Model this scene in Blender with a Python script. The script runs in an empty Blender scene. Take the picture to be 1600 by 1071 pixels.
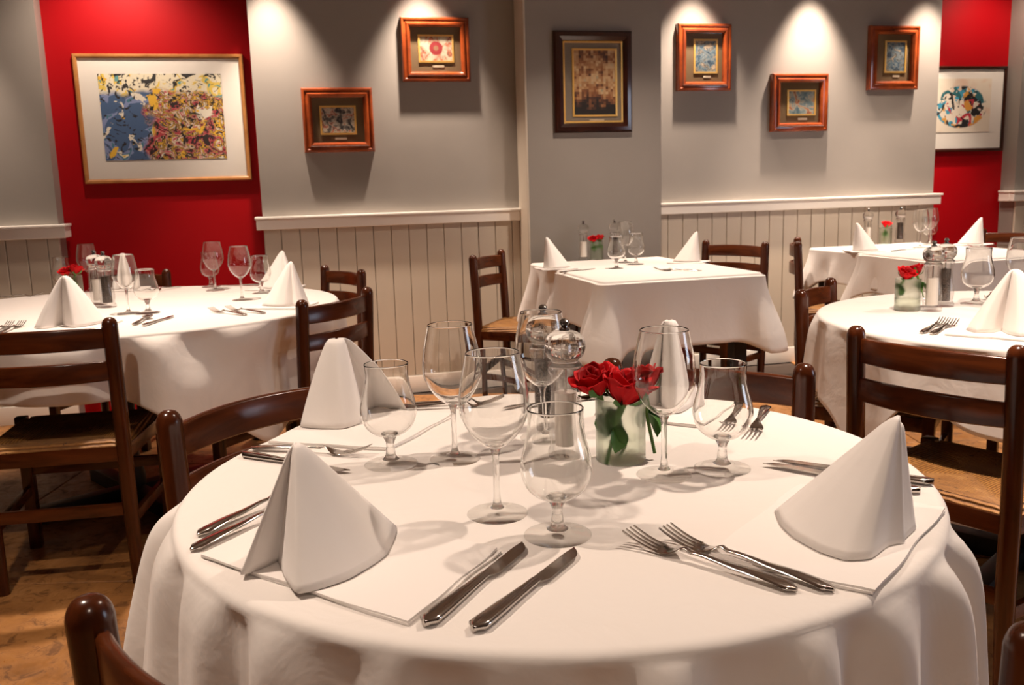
import bpy, bmesh, math, random
from mathutils import Vector, Matrix
PI = math.pi
R = math.radians
random.seed(7)
S = bpy.context.scene
COL = S.collection

# ------------------------------------------------------------------ camera
cam_d = bpy.data.cameras.new('camera')
cam = bpy.data.objects.new('camera', cam_d); COL.objects.link(cam)
cam_d.sensor_width = 36.0
cam_d.lens = 1420.0 / 1600.0 * 36.0
cam_d.clip_start = 0.02
_right = Vector((0.99956785, -0.00503118, -0.02896201))
_up = Vector((0.02939576, 0.17107922, 0.98481866))
_fw = Vector((0.0, 0.98524443, -0.17115318))
m3 = Matrix((_right, _up, -_fw)).transposed()
cam.matrix_world = Matrix.Translation((0, 0, 1.17)) @ m3.to_4x4()
cam_d.dof.use_dof = True
cam_d.dof.focus_distance = 1.35
cam_d.dof.aperture_fstop = 14.0
S.camera = cam

# ------------------------------------------------------------------ colour, world
S.view_settings.view_transform = 'Standard'
S.view_settings.look = 'None'
S.view_settings.exposure = 0.0
S.view_settings.gamma = 1.0
S.view_settings.use_curve_mapping = False
S.cycles.sample_clamp_indirect = 8.0
S.cycles.max_bounces = 14
S.cycles.transmission_bounces = 12
S.cycles.transparent_max_bounces = 24
S.cycles.blur_glossy = 0.0
W = bpy.data.worlds.new('world'); S.world = W; W.use_nodes = True
W.node_tree.nodes['Background'].inputs[0].default_value = (1.0, 0.86, 0.72, 1)
W.node_tree.nodes['Background'].inputs[1].default_value = 0.05

# wall frame: s runs along the back wall, off is the distance in front of it
YAW = R(13.43)
WE = Vector((math.cos(YAW), math.sin(YAW), 0)); WN = Vector((math.sin(YAW), -math.cos(YAW), 0))
W0 = Vector((-0.548, 5.164, 0))
def wp(s, off, z): return W0 + WE * s + WN * off + Vector((0, 0, z))

# ------------------------------------------------------------------ lights
WARM = (1.0, 0.80, 0.65)
def area_light(name, loc, energy, size, target=None, color=WARM, spread=180):
    l = bpy.data.lights.new(name, 'AREA'); l.shape = 'DISK'; l.size = size; l.energy = energy; l.color = color
    l.spread = R(spread)
    o = bpy.data.objects.new(name, l); COL.objects.link(o); o.location = loc
    d = (Vector(target) - Vector(loc)) if target else Vector((0, 0, -1))
    o.rotation_euler = d.to_track_quat('-Z', 'Y').to_euler()
    return o
def spot_light(name, loc, energy, angle, target, radius=0.03, blend=0.6, color=WARM):
    l = bpy.data.lights.new(name, 'SPOT'); l.energy = energy; l.color = color; l.spot_size = R(angle)
    l.spot_blend = blend; l.shadow_soft_size = radius
    o = bpy.data.objects.new(name, l); COL.objects.link(o); o.location = loc
    o.rotation_euler = (Vector(target) - Vector(loc)).to_track_quat('-Z', 'Y').to_euler()
    return o
CEIL = 2.56
for s_, e_ in ((-2.35, 34), (-0.70, 44), (0.10, 52), (1.70, 50), (2.47, 60), (3.28, 44)):
    spot_light('wall_spot', wp(s_, 0.20, CEIL - 0.08), e_ * 4.4, 62, wp(s_, 0.08, 1.2), 0.025, 0.9)
spot_light('alcove_spot', wp(-1.45, 0.30, CEIL - 0.08), 60, 120, wp(-1.5, -0.12, 1.2), 0.03, 0.9)
spot_light('alcove_spot', wp(3.75, 0.30, CEIL - 0.08), 34, 120, wp(3.8, -0.12, 1.3), 0.03, 0.9)
for (x, y, e_) in ((1.05, 1.9, 29), (-1.1, 1.1, 19), (0.35, -0.7, 15), (-1.2, 3.2, 24), (0.7, 4.3, 20), (2.5, 4.9, 23), (2.4, 2.7, 22)):
    area_light('ceiling_downlight', (x, y, CEIL - 0.02), e_, 0.09, spread=105)

# daylight through the window in the right wall
def window_light(name, loc, rot, w, h, energy):
    l = bpy.data.lights.new(name, 'AREA'); l.shape = 'RECTANGLE'; l.size = w; l.size_y = h; l.energy = energy; l.color = (0.72, 0.82, 1.0)
    o = bpy.data.objects.new(name, l); COL.objects.link(o); o.location = loc; o.rotation_euler = rot
window_light('window_daylight', (4.80, 1.6, 1.45), (0, R(90), 0), 1.3, 1.1, 26)

# ------------------------------------------------------------------ materials
def mat(name, base=(0.8, 0.8, 0.8), rough=0.5, metal=0.0, spec=0.5, coat=0.0, sheen=0.0):
    m = bpy.data.materials.new(name); m.use_nodes = True
    b = m.node_tree.nodes['Principled BSDF']
    b.inputs['Base Color'].default_value = (*base, 1); b.inputs['Roughness'].default_value = rough
    b.inputs['Metallic'].default_value = metal; b.inputs['Specular IOR Level'].default_value = spec
    b.inputs['Coat Weight'].default_value = coat; b.inputs['Coat Roughness'].default_value = 0.12
    b.inputs['Sheen Weight'].default_value = sheen
    return m
class NT:
    def __init__(s, m): s.t = m.node_tree; s.b = s.t.nodes.get('Principled BSDF')
    def n(s, typ, **k):
        nd = s.t.nodes.new(typ)
        for a, v in k.items():
            if a == 'ins':
                for kk, vv in v.items(): nd.inputs[kk].default_value = vv
            else: setattr(nd, a, v)
        return nd
    def l(s, a, b): s.t.links.new(a, b)
    def coord(s, scale=(1, 1, 1), kind='Object'):
        tc = s.n('ShaderNodeTexCoord'); mp = s.n('ShaderNodeMapping'); mp.inputs['Scale'].default_value = scale
        s.l(tc.outputs[kind], mp.inputs['Vector']); return mp.outputs[0]
    def noise(s, vec, scale, detail=4, rough=0.55, dist=0.0):
        n = s.n('ShaderNodeTexNoise', ins={'Scale': scale, 'Detail': detail, 'Roughness': rough, 'Distortion': dist})
        s.l(vec, n.inputs['Vector']); return n
    def ramp(s, fac, stops, interp='LINEAR'):
        r = s.n('ShaderNodeValToRGB'); r.color_ramp.interpolation = interp; e = r.color_ramp.elements
        while len(e) < len(stops): e.new(0.5)
        for i, (p, c) in enumerate(stops): e[i].position = p; e[i].color = (*c, 1)
        s.l(fac, r.inputs[0]); return r.outputs[0]
    def bump(s, h, strength, dist=0.01, normal=None):
        b = s.n('ShaderNodeBump', ins={'Strength': strength, 'Distance': dist}); s.l(h, b.inputs['Height'])
        if normal: s.l(normal, b.inputs['Normal'])
        s.l(b.outputs[0], s.b.inputs['Normal']); return b.outputs[0]
    def math(s, op, a, b=None):
        m = s.n('ShaderNodeMath', operation=op)
        for i, v in enumerate((a, b)):
            if v is None: continue
            if isinstance(v, (int, float)): m.inputs[i].default_value = v
            else: s.l(v, m.inputs[i])
        return m.outputs[0]

def wood_mat(name, dark, light, scale=(3, 40, 40), rough=0.28, coat=0.5):
    m = mat(name, dark, rough, spec=0.35, coat=coat); t = NT(m)
    n = t.noise(t.coord(scale), 1.0, 5, 0.6, 0.6)
    c = t.ramp(n.outputs[0], [(0.3, dark), (0.72, light)])
    t.l(c, t.b.inputs['Base Color']); t.bump(n.outputs[0], 0.08, 0.002)
    return m
M = {}
M['chair'] = wood_mat('dark_lacquered_wood', (0.024, 0.0050, 0.0013), (0.085, 0.019, 0.0045), (22, 22, 4), 0.22, 0.15)
M['slat'] = wood_mat('dark_lacquered_slat_wood', (0.030, 0.0065, 0.0016), (0.115, 0.027, 0.0065), (4, 22, 30), 0.24, 0.12)
M['table'] = wood_mat('black_stained_wood', (0.006, 0.004, 0.003), (0.016, 0.010, 0.007), (20, 20, 4), 0.45, 0.1)
M['frame'] = wood_mat('mahogany_frame', (0.13, 0.022, 0.006), (0.30, 0.060, 0.014), (9, 9, 9), 0.2, 0.8)
M['frame_dark'] = wood_mat('dark_walnut_frame', (0.02, 0.005, 0.003), (0.045, 0.012, 0.006), (9, 9, 9), 0.2, 0.8)
M['frame_light'] = wood_mat('light_oak_frame', (0.30, 0.12, 0.035), (0.48, 0.22, 0.07), (9, 9, 9), 0.3, 0.4)
M['gold'] = mat('gilt_fillet', (0.85, 0.52, 0.14), 0.35, 0.45)
M['mount_olive'] = mat('olive_brown_mount', (0.15, 0.092, 0.04), 0.8)
M['mount_grey'] = mat('grey_mount', (0.20, 0.17, 0.135), 0.8)
M['mount_white'] = mat('white_mount', (0.80, 0.76, 0.70), 0.8)
M['plaque'] = mat('pale_plaque', (0.55, 0.45, 0.32), 0.4, 0.3)

def paint(name, c, var=0.06, rough=0.55):
    m = mat(name, c, rough); t = NT(m)
    v = t.coord((1, 1, 1)); n = t.noise(v, 1.4, 3); f = t.noise(v, 260, 2)
    lo = tuple(a * (1 - var) for a in c); hi = tuple(min(1, a * (1 + var)) for a in c)
    t.l(t.ramp(n.outputs[0], [(0.3, lo), (0.7, hi)]), t.b.inputs['Base Color'])
    t.bump(f.outputs[0], 0.05, 0.002); return m
M['grey'] = paint('grey_wall_paint', (0.27, 0.245, 0.218), rough=0.42)
M['red'] = paint('red_wall_paint', (0.33, 0.0, 0.003), rough=0.5)
M['red'].node_tree.nodes['Principled BSDF'].inputs['Specular IOR Level'].default_value = 0.2
M['dim'] = paint('brown_wall_paint', (0.16, 0.12, 0.09))
M['cream'] = paint('cream_board_paint', (0.56, 0.49, 0.40), rough=0.4)
M['rail'] = paint('white_rail_paint', (0.88, 0.83, 0.76), 0.02, 0.35)
M['ceiling'] = paint('ceiling_paint', (0.30, 0.26, 0.22), 0.03, 0.8)

def floor_mat():
    m = mat('brown_stone_tile', (0.2, 0.1, 0.04), 0.38); t = NT(m)
    v = t.coord((1, 1, 1)); geo = t.n('ShaderNodeNewGeometry')
    oi = t.n('ShaderNodeObjectInfo')
    a = t.noise(geo.outputs['Position'], 3.5, 8, 0.65, 0.8); b = t.noise(geo.outputs['Position'], 17, 6, 0.7, 1.2)
    c1 = t.ramp(a.outputs[0], [(0.28, (0.15, 0.062, 0.018)), (0.5, (0.33, 0.145, 0.042)), (0.75, (0.48, 0.235, 0.080))])
    c2 = t.ramp(b.outputs[0], [(0.36, (0.30, 0.25, 0.20)), (0.47, (1, 1, 1)), (0.70, (1.0, 1.0, 1.0)), (0.82, (1.5, 1.45, 1.4))])
    mx = t.n('ShaderNodeMix', data_type='RGBA', blend_type='MULTIPLY'); mx.inputs[0].default_value = 0.75
    t.l(c1, mx.inputs[6]); t.l(c2, mx.inputs[7])
    hs = t.n('ShaderNodeHueSaturation'); t.l(mx.outputs[2], hs.inputs['Color'])
    t.l(t.math('ADD', t.math('MULTIPLY', oi.outputs['Random'], 0.35), 0.82), hs.inputs['Value'])
    t.l(hs.outputs[0], t.b.inputs['Base Color'])
    t.l(t.ramp(b.outputs[0], [(0.35, (0.6, 0.6, 0.6)), (0.7, (0.25, 0.25, 0.25))]), t.b.inputs['Roughness'])
    t.bump(b.outputs[0], 0.25, 0.004); return m
M['floor'] = floor_mat()
M['grout'] = mat('dark_grout', (0.035, 0.02, 0.012), 0.9)

def cloth_mat(name, c, bump=0.35):
    m = mat(name, c, 0.75, spec=0.25, sheen=0.25); t = NT(m); t.b.inputs['Sheen Roughness'].default_value = 0.4
    geo = t.coord((1, 1, 1)); n1 = t.noise(geo, 9, 4, 0.5, 0.5); n2 = t.noise(geo, 900, 1)
    h = t.math('ADD', n1.outputs[0], t.math('MULTIPLY', n2.outputs[0], 0.012))
    t.bump(h, bump, 0.012); return m
M['cloth'] = cloth_mat('white_tablecloth_cotton', (0.78, 0.735, 0.695))
M['napkin'] = cloth_mat('white_napkin_cotton', (0.82, 0.775, 0.74), 0.12)

def rush_mat():
    m = mat('woven_rush', (0.5, 0.26, 0.07), 0.55); t = NT(m)
    tc = t.n('ShaderNodeTexCoord'); sp = t.n('ShaderNodeSeparateXYZ'); t.l(tc.outputs['Object'], sp.inputs[0])
    ax = t.math('ABSOLUTE', sp.outputs[0]); ay = t.math('ABSOLUTE', sp.outputs[1])
    mx = t.math('MAXIMUM', t.math('DIVIDE', ax, 1.08), ay)
    nz = t.noise(tc.outputs['Object'], 30, 3)
    ph = t.math('ADD', t.math('MULTIPLY', mx, 2 * PI / 0.0075), t.math('MULTIPLY', nz.outputs[0], 3.0))
    w = t.math('SINE', ph)
    n2 = t.noise(t.coord((1, 1, 1)), 12, 4, 0.7)
    col = t.ramp(n2.outputs[0], [(0.25, (0.17, 0.065, 0.014)), (0.55, (0.36, 0.165, 0.040)), (0.8, (0.52, 0.28, 0.085))])
    dk = t.ramp(t.math('ADD', t.math('MULTIPLY', w, 0.5), 0.5), [(0.0, (0.42, 0.36, 0.3)), (0.45, (1, 1, 1))])
    # dark knots where strands cross
    vr = t.noise(tc.outputs['Object'], 75, 2, 0.6); kn = t.ramp(vr.outputs[0], [(0.29, (0.2, 0.15, 0.1)), (0.36, (1, 1, 1))])
    m1 = t.n('ShaderNodeMix', data_type='RGBA', blend_type='MULTIPLY'); m1.inputs[0].default_value = 1; t.l(col, m1.inputs[6]); t.l(dk, m1.inputs[7])
    m2 = t.n('ShaderNodeMix', data_type='RGBA', blend_type='MULTIPLY'); m2.inputs[0].default_value = 1; t.l(m1.outputs[2], m2.inputs[6]); t.l(kn, m2.inputs[7])
    t.l(m2.outputs[2], t.b.inputs['Base Color']); t.bump(w, 0.7, 0.003); return m
M['rush'] = rush_mat()

M['steel'] = mat('polished_steel', (0.50, 0.465, 0.435), 0.13, 1.0)
M['steel_dark'] = mat('mill_steel', (0.35, 0.33, 0.31), 0.2, 1.0)

def glass_mat(name, tint=(1, 1, 1), rough=0.0, ior=1.47, trans=0.35):
    m = bpy.data.materials.new(name); m.use_nodes = True; t = m.node_tree; t.nodes.clear()
    o = t.nodes.new('ShaderNodeOutputMaterial'); g = t.nodes.new('ShaderNodeBsdfGlass'); tr = t.nodes.new('ShaderNodeBsdfTransparent')
    mx = t.nodes.new('ShaderNodeMixShader'); g.inputs['Color'].default_value = (*tint, 1); g.inputs['Roughness'].default_value = rough
    g.inputs['IOR'].default_value = ior; tr.inputs[0].default_value = (*tint, 1); mx.inputs[0].default_value = trans
    t.links.new(g.outputs[0], mx.inputs[1]); t.links.new(tr.outputs[0], mx.inputs[2]); t.links.new(mx.outputs[0], o.inputs[0])
    return m
def thin_glass(name, edge=(0.42, 0.42, 0.41), rough=0.0, solid=0.0):
    # thin clear wall: Fresnel reflection over clear transmission, absorbing more where the path through the wall is long
    m = bpy.data.materials.new(name); m.use_nodes = True; t = m.node_tree; t.nodes.clear()
    o = t.nodes.new('ShaderNodeOutputMaterial'); g = t.nodes.new('ShaderNodeBsdfGlossy'); tr = t.nodes.new('ShaderNodeBsdfTransparent')
    mx = t.nodes.new('ShaderNodeMixShader'); lw = t.nodes.new('ShaderNodeLayerWeight'); rp = t.nodes.new('ShaderNodeValToRGB')
    g.inputs['Roughness'].default_value = rough; lw.inputs[0].default_value = 0.5
    pw = t.nodes.new('ShaderNodeMath'); pw.operation = 'POWER'; pw.inputs[1].default_value = 5.0; t.links.new(lw.outputs['Facing'], pw.inputs[0])
    f = t.nodes.new('ShaderNodeMath'); f.operation = 'MULTIPLY_ADD'; f.inputs[1].default_value = 0.9; f.inputs[2].default_value = 0.03; t.links.new(pw.outputs[0], f.inputs[0])
    e = rp.color_ramp.elements; e[0].position = 0.86; e[0].color = (0.985, 0.985, 0.98, 1); e[1].position = 0.97; e[1].color = (*edge, 1)
    t.links.new(lw.outputs['Facing'], rp.inputs[0]); t.links.new(rp.outputs[0], tr.inputs[0])
    t.links.new(f.outputs[0], mx.inputs[0]); t.links.new(tr.outputs[0], mx.inputs[1]); t.links.new(g.outputs[0], mx.inputs[2])
    if solid:
        gl = t.nodes.new('ShaderNodeBsdfGlass'); gl.inputs['IOR'].default_value = 1.49; m2 = t.nodes.new('ShaderNodeMixShader'); m2.inputs[0].default_value = solid
        t.links.new(mx.outputs[0], m2.inputs[1]); t.links.new(gl.outputs[0], m2.inputs[2]); t.links.new(m2.outputs[0], o.inputs[0])
    else: t.links.new(mx.outputs[0], o.inputs[0])
    return m
M['bowl'] = glass_mat('clear_bowl_glass', (0.99, 0.99, 0.985), ior=1.5, trans=0.0)
M['foot'] = thin_glass('clear_foot_glass', (0.5, 0.5, 0.49), solid=0.0)
M['glass'] = glass_mat('clear_stem_glass', (0.99, 0.99, 0.985), ior=1.5, trans=0.2)
M['acrylic'] = thin_glass('clear_acrylic', (0.35, 0.35, 0.34), solid=0.15)
M['acrylic_head'] = glass_mat('clear_acrylic_head', (0.98, 0.98, 0.975), ior=1.49, trans=0.1)
M['frost'] = glass_mat('frosted_vase_glass', (0.955, 0.975, 0.945), rough=0.30, ior=1.3, trans=0.45)
M['vase_water'] = glass_mat('vase_water', (0.97, 0.985, 0.96), rough=0.1, ior=1.2, trans=0.6)
M['pane'] = thin_glass('picture_glazing', (0.9, 0.9, 0.9), 0.03)
M['salt'] = mat('white_salt', (0.82, 0.76, 0.70), 0.9)
M['pepper'] = mat('black_peppercorns', (0.035, 0.022, 0.016), 0.7)
_t = NT(M['pepper']); _n = _t.noise(_t.coord(), 330, 1); _t.l(_t.ramp(_n.outputs[0], [(0.35, (0.008, 0.005, 0.004)), (0.65, (0.10, 0.06, 0.04))]), _t.b.inputs['Base Color']); _t.bump(_n.outputs[0], 1.0, 0.004)
M['rose'] = mat('red_rose_petal', (0.55, 0.002, 0.006), 0.6, spec=0.2)
M['rose_dark'] = mat('deep_red_rose_petal', (0.36, 0.001, 0.004), 0.6, spec=0.2)
M['leaf'] = mat('rose_leaf_green', (0.05, 0.16, 0.02), 0.5)
M['rose_stem'] = mat('rose_stem_green', (0.09, 0.20, 0.035), 0.5)

# ------------------------------------------------------------------ mesh helpers
class MB:
    def __init__(s): s.v = []; s.f = []
    def add(s, vs, fs):
        o = len(s.v); s.v += [tuple(v) for v in vs]; s.f += [tuple(i + o for i in f) for f in fs]; return s
    def box(s, c, d, bev=0.0, rz=0.0):
        bm = bmesh.new(); bmesh.ops.create_cube(bm, size=1.0, matrix=Matrix.Diagonal((d[0], d[1], d[2], 1)))
        if bev: bmesh.ops.bevel(bm, geom=bm.edges[:], offset=bev, segments=2 if bev > 0.003 else 1, profile=0.7, affect='EDGES')
        mt = Matrix.Translation(c) @ Matrix.Rotation(rz, 4, 'Z'); bm.verts.ensure_lookup_table()
        vs = [mt @ v.co for v in bm.verts]; fs = [[v.index for v in f.verts] for f in bm.faces]; bm.free()
        return s.add(vs, fs)
    def lathe(s, prof, n=32, c=(0, 0, 0), cap=True):
        vs = []; fs = []
        for r, z in prof:
            for k in range(n):
                a = 2 * PI * k / n; vs.append((c[0] + r * math.cos(a), c[1] + r * math.sin(a), c[2] + z))
        for i in range(len(prof) - 1):
            for k in range(n):
                k2 = (k + 1) % n
                if prof[i][0] < 1e-6: fs.append((i * n, (i + 1) * n + k2, (i + 1) * n + k)) if False else fs.append((i * n + k, i * n + k2, (i + 1) * n + k2, (i + 1) * n + k))
                else: fs.append((i * n + k, i * n + k2, (i + 1) * n + k2, (i + 1) * n + k))
        if cap:
            if prof[0][0] > 1e-5: fs.append(tuple(range(n - 1, -1, -1)))
            if prof[-1][0] > 1e-5: fs.append(tuple((len(prof) - 1) * n + k for k in range(n)))
        return s.add(vs, fs)
    def loft(s, rings, closed=True, cap=True):
        n = len(rings[0]); vs = [p for r in rings for p in r]; fs = []
        for i in range(len(rings) - 1):
            for k in range(n if closed else n - 1):
                k2 = (k + 1) % n; fs.append((i * n + k, i * n + k2, (i + 1) * n + k2, (i + 1) * n + k))
        if cap and closed:
            fs.append(tuple(range(n - 1, -1, -1))); fs.append(tuple((len(rings) - 1) * n + k for k in range(n)))
        return s.add(vs, fs)
    def tube(s, pts, rad, n=10):
        rings = []; P = [Vector(p) for p in pts]
        for i, p in enumerate(P):
            t = (P[min(i + 1, len(P) - 1)] - P[max(i - 1, 0)]).normalized()
            a = t.cross(Vector((0, 0, 1)) if abs(t.z) < 0.9 else Vector((1, 0, 0))).normalized(); b = t.cross(a)
            r = rad[i] if isinstance(rad, (list, tuple)) else rad
            rings.append([p + (a * math.cos(2 * PI * k / n) + b * math.sin(2 * PI * k / n)) * r for k in range(n)])
        return s.loft(rings)
    def mesh(s, name, m, smooth=True, angle=40, weld=False):
        me = bpy.data.meshes.new(name); me.from_pydata(s.v, [], s.f); me.validate()
        bm = bmesh.new(); bm.from_mesh(me)
        if weld: bmesh.ops.remove_doubles(bm, verts=bm.verts, dist=1e-5)
        bmesh.ops.recalc_face_normals(bm, faces=bm.faces); bm.to_mesh(me); bm.free()
        me.materials.append(m)
        if smooth:
            me.polygons.foreach_set('use_smooth', [True] * len(me.polygons)); me.set_sharp_from_angle(angle=R(angle))
        me.update(); return me
    def build(s, name, m, parent=None, smooth=True, angle=40, weld=False):
        o = bpy.data.objects.new(name, s.mesh(name, m, smooth, angle, weld)); COL.objects.link(o)
        if parent: o.parent = parent
        return o
def tag(o, label=None, cat=None, group=None, kind=None):
    if label: o['label'] = label
    if cat: o['category'] = cat
    if group: o['group'] = group
    if kind: o['kind'] = kind
    return o
def empty(name, loc=(0, 0, 0), rz=0):
    o = bpy.data.objects.new(name, None); COL.objects.link(o); o.location = loc; o.rotation_euler = (0, 0, rz)
    o.empty_display_size = 0.05; return o
KIDS = {}
def copy_tree(root, loc, rz=0, scale=1.0):
    if root.name not in KIDS:
        KIDS[root.name] = [(c, list(c.children)) for c in root.children]
    r = root.copy(); COL.objects.link(r); r.location = loc; r.rotation_euler = (0, 0, rz); r.scale = (scale,) * 3
    for k in ('label', 'group'):
        if k in r: del r[k]
    for c, gs in KIDS[root.name]:
        d = c.copy(); COL.objects.link(d); d.parent = r
        for g in gs:
            e = g.copy(); COL.objects.link(e); e.parent = d
    return r
class Kind:
    """a thing built once; the first placement moves the original, later ones copy it with its parts"""
    def __init__(s, root, cat): s.root = root; s.cat = cat; s.used = False; KIDS[root.name] = [(c, list(c.children)) for c in root.children]
    def put(s, loc, label, rz=0, group=None, scale=1.0):
        if not s.used: o = s.root; s.used = True; o.location = loc; o.rotation_euler = (0, 0, rz); o.scale = (scale,) * 3
        else: o = copy_tree(s.root, loc, rz, scale)
        return tag(o, label, s.cat, group)

# ------------------------------------------------------------------ the room
def wall_obj(name, mt, parent=None):
    return None
def wbox(mb, s0, s1, o0, o1, z0, z1, bev=0):   # box in wall coordinates, built in the wall's own frame (x = s, -y = off)
    return mb.box(((s0 + s1) / 2, -(o0 + o1) / 2, (z0 + z1) / 2), (abs(s1 - s0), abs(o1 - o0), z1 - z0), bev)
def wall_place(o):
    o.location = W0; o.rotation_euler = (0, 0, YAW); return o
mb = MB()
for s0, s1 in ((-4.2, -1.825), (-0.805, 0.628), (1.424, 3.395), (4.02, 6.5)):
    wbox(mb, s0, s1, 0, -0.35, 0, CEIL)
wall = wall_place(mb.build('wall_back', M['grey'])); tag(wall, 'grey painted back wall of panels stepping around two red alcoves', kind='structure')
for s0, s1, nm in ((-1.83, -0.80, 'left'), (3.39, 4.03, 'right')):
    mb = MB(); wbox(mb, s0, s1, -0.125, -0.30, 0, CEIL - 0.002)
    mb.build('alcove_panel', M['red'], wall)['label'] = 'red painted alcove wall'
mb = MB(); wbox(mb, 0.640, 1.424, 0.20, -0.35, 0, CEIL - 0.001)
mb.build('column', M['grey'], wall)['label'] = 'grey square column standing proud of the wall'
mb = MB(); wbox(mb, 0.6282, 0.6398, 0.2, 0.0, 0.0, CEIL - 0.003, 0.002)
mb.build('corner_trim', M['cream'], wall)['label'] = 'cream edge board on the left side of the column'
# tongue and groove boards, each its own piece
def board(s0, s1, mesh_cache={}):
    w = round(s1 - s0, 3)
    if w not in mesh_cache:
        b = MB(); b.box((0, -0.008, 0.5375), (w - 0.003, 0.016, 0.875), 0.0028); mesh_cache[w] = b.mesh('board', M['cream'], True, 30)
    o = bpy.data.objects.new('board', mesh_cache[w]); COL.objects.link(o); o.parent = wall; o.location = ((s0 + s1) / 2, 0, 0)
def boards(a, b, first, pitch):
    xs = [a] + [x for x in [first + pitch * k for k in range(-60, 80)] if a + 0.02 < x < b - 0.02] + [b]
    for i in range(len(xs) - 1): board(xs[i], xs[i + 1])
boards(-3.3, -1.825, -1.983, 0.0985); boards(-0.805, 0.628, -0.714, 0.0995); boards(1.424, 3.395, 2.124, 0.0963); boards(4.02, 5.0, 4.1, 0.0985)
for i, (a, b, la, ra) in enumerate(((-3.3, -1.825, 0, 1), (-0.805, 0.628, 1, 0), (1.424, 3.395, 0, 1), (4.02, 5.0, 1, 0))):
    mb = MB(); A = a - (0.035 if la else 0); B = b + (0.035 if ra else 0)
    wbox(mb, A, B, 0.0, 0.038, 0.966, 1.022, 0.003)
    wbox(mb, A - (0.006 if la else 0), B + (0.006 if ra else 0), 0.0, 0.048, 1.0225, 1.036, 0.004)
    if ra: wbox(mb, b + 0.0005, B, -0.10, -0.001, 0.966, 1.022, 0.002); wbox(mb, b + 0.0005, B + 0.006, -0.10, -0.001, 1.0225, 1.036, 0.002)
    if la: wbox(mb, A, a - 0.0005, -0.10, -0.001, 0.966, 1.022, 0.002); wbox(mb, A - 0.006, a - 0.0005, -0.10, -0.001, 1.0225, 1.036, 0.002)
    r = wall_place(mb.build('trim_%d' % (i + 1), M['rail'])); tag(r, 'white painted rail capping the boards', kind='structure')
mb = MB()
for a, b in ((-3.3, -1.825), (-0.805, 0.628), (1.424, 3.395), (4.02, 5.0)):
    wbox(mb, a, b, 0.0, 0.022, 0.0, 0.098, 0.004)
wall_place(tag(mb.build('baseboard_back', M['rail']), 'white skirting board under the cream boards', kind='structure'))
# side walls, wall behind the camera, ceiling
for nm, c, d in (('wall_left', (-3.3, 1.6, CEIL / 2), (0.1, 7.4, CEIL)), ('wall_right', (4.9, 2.4, CEIL / 2), (0.1, 9.2, CEIL)), ('wall_front', (0.8, -2.1, CEIL / 2), (8.4, 0.1, CEIL))):
    tag(MB().box(c, d).build(nm, M['dim']), 'plain brown painted room wall', kind='structure')
tag(MB().box((0.8, 2.6, CEIL + 0.05), (8.6, 9.8, 0.1)).build('ceiling', M['ceiling']), 'pale plain ceiling', kind='structure')
def window_frame(n, loc, rz, w, h):
    b = MB()
    for dx in (-w / 2 - 0.03, 0, w / 2 + 0.03): b.box((dx, 0, 0), (0.06 if dx else 0.03, 0.05, h + 0.12), 0.004)
    for dz in (-h / 2 - 0.03, h / 2 + 0.03): b.box((0, 0, dz), (w, 0.05, 0.06), 0.004)
    o = b.build('window_%d' % n, M['rail']); o.location = loc; o.rotation_euler = (0, 0, rz); tag(o, 'white framed window letting in daylight', kind='structure')
window_frame(1, (4.815, 1.6, 1.45), R(90), 1.1, 1.3)
fl = tag(MB().box((0.8, 2.6, -0.056), (8.6, 9.8, 0.1)).build('floor', M['grout']), 'brown stone tiled floor with thin dark joints', kind='structure')
TS = 1.22; tm = MB().box((0, 0, -0.008), (TS - 0.006, TS - 0.006, 0.016), 0.0022).mesh('tile', M['floor'], True, 30)
for i in range(-5, 8):
    for j in range(-4, 10):
        x = -0.66 + TS * (i + 0.5) ; y = 2.64 + TS * (j - 0.5)
        if -3.2 < x < 4.8 and -1.9 < y < 6.6 and (Vector((x, y, 0)) - W0).dot(WN) > 0.05:
            o = bpy.data.objects.new('tile', tm); COL.objects.link(o); o.parent = fl; o.location = (x, y, 0.0)

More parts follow.
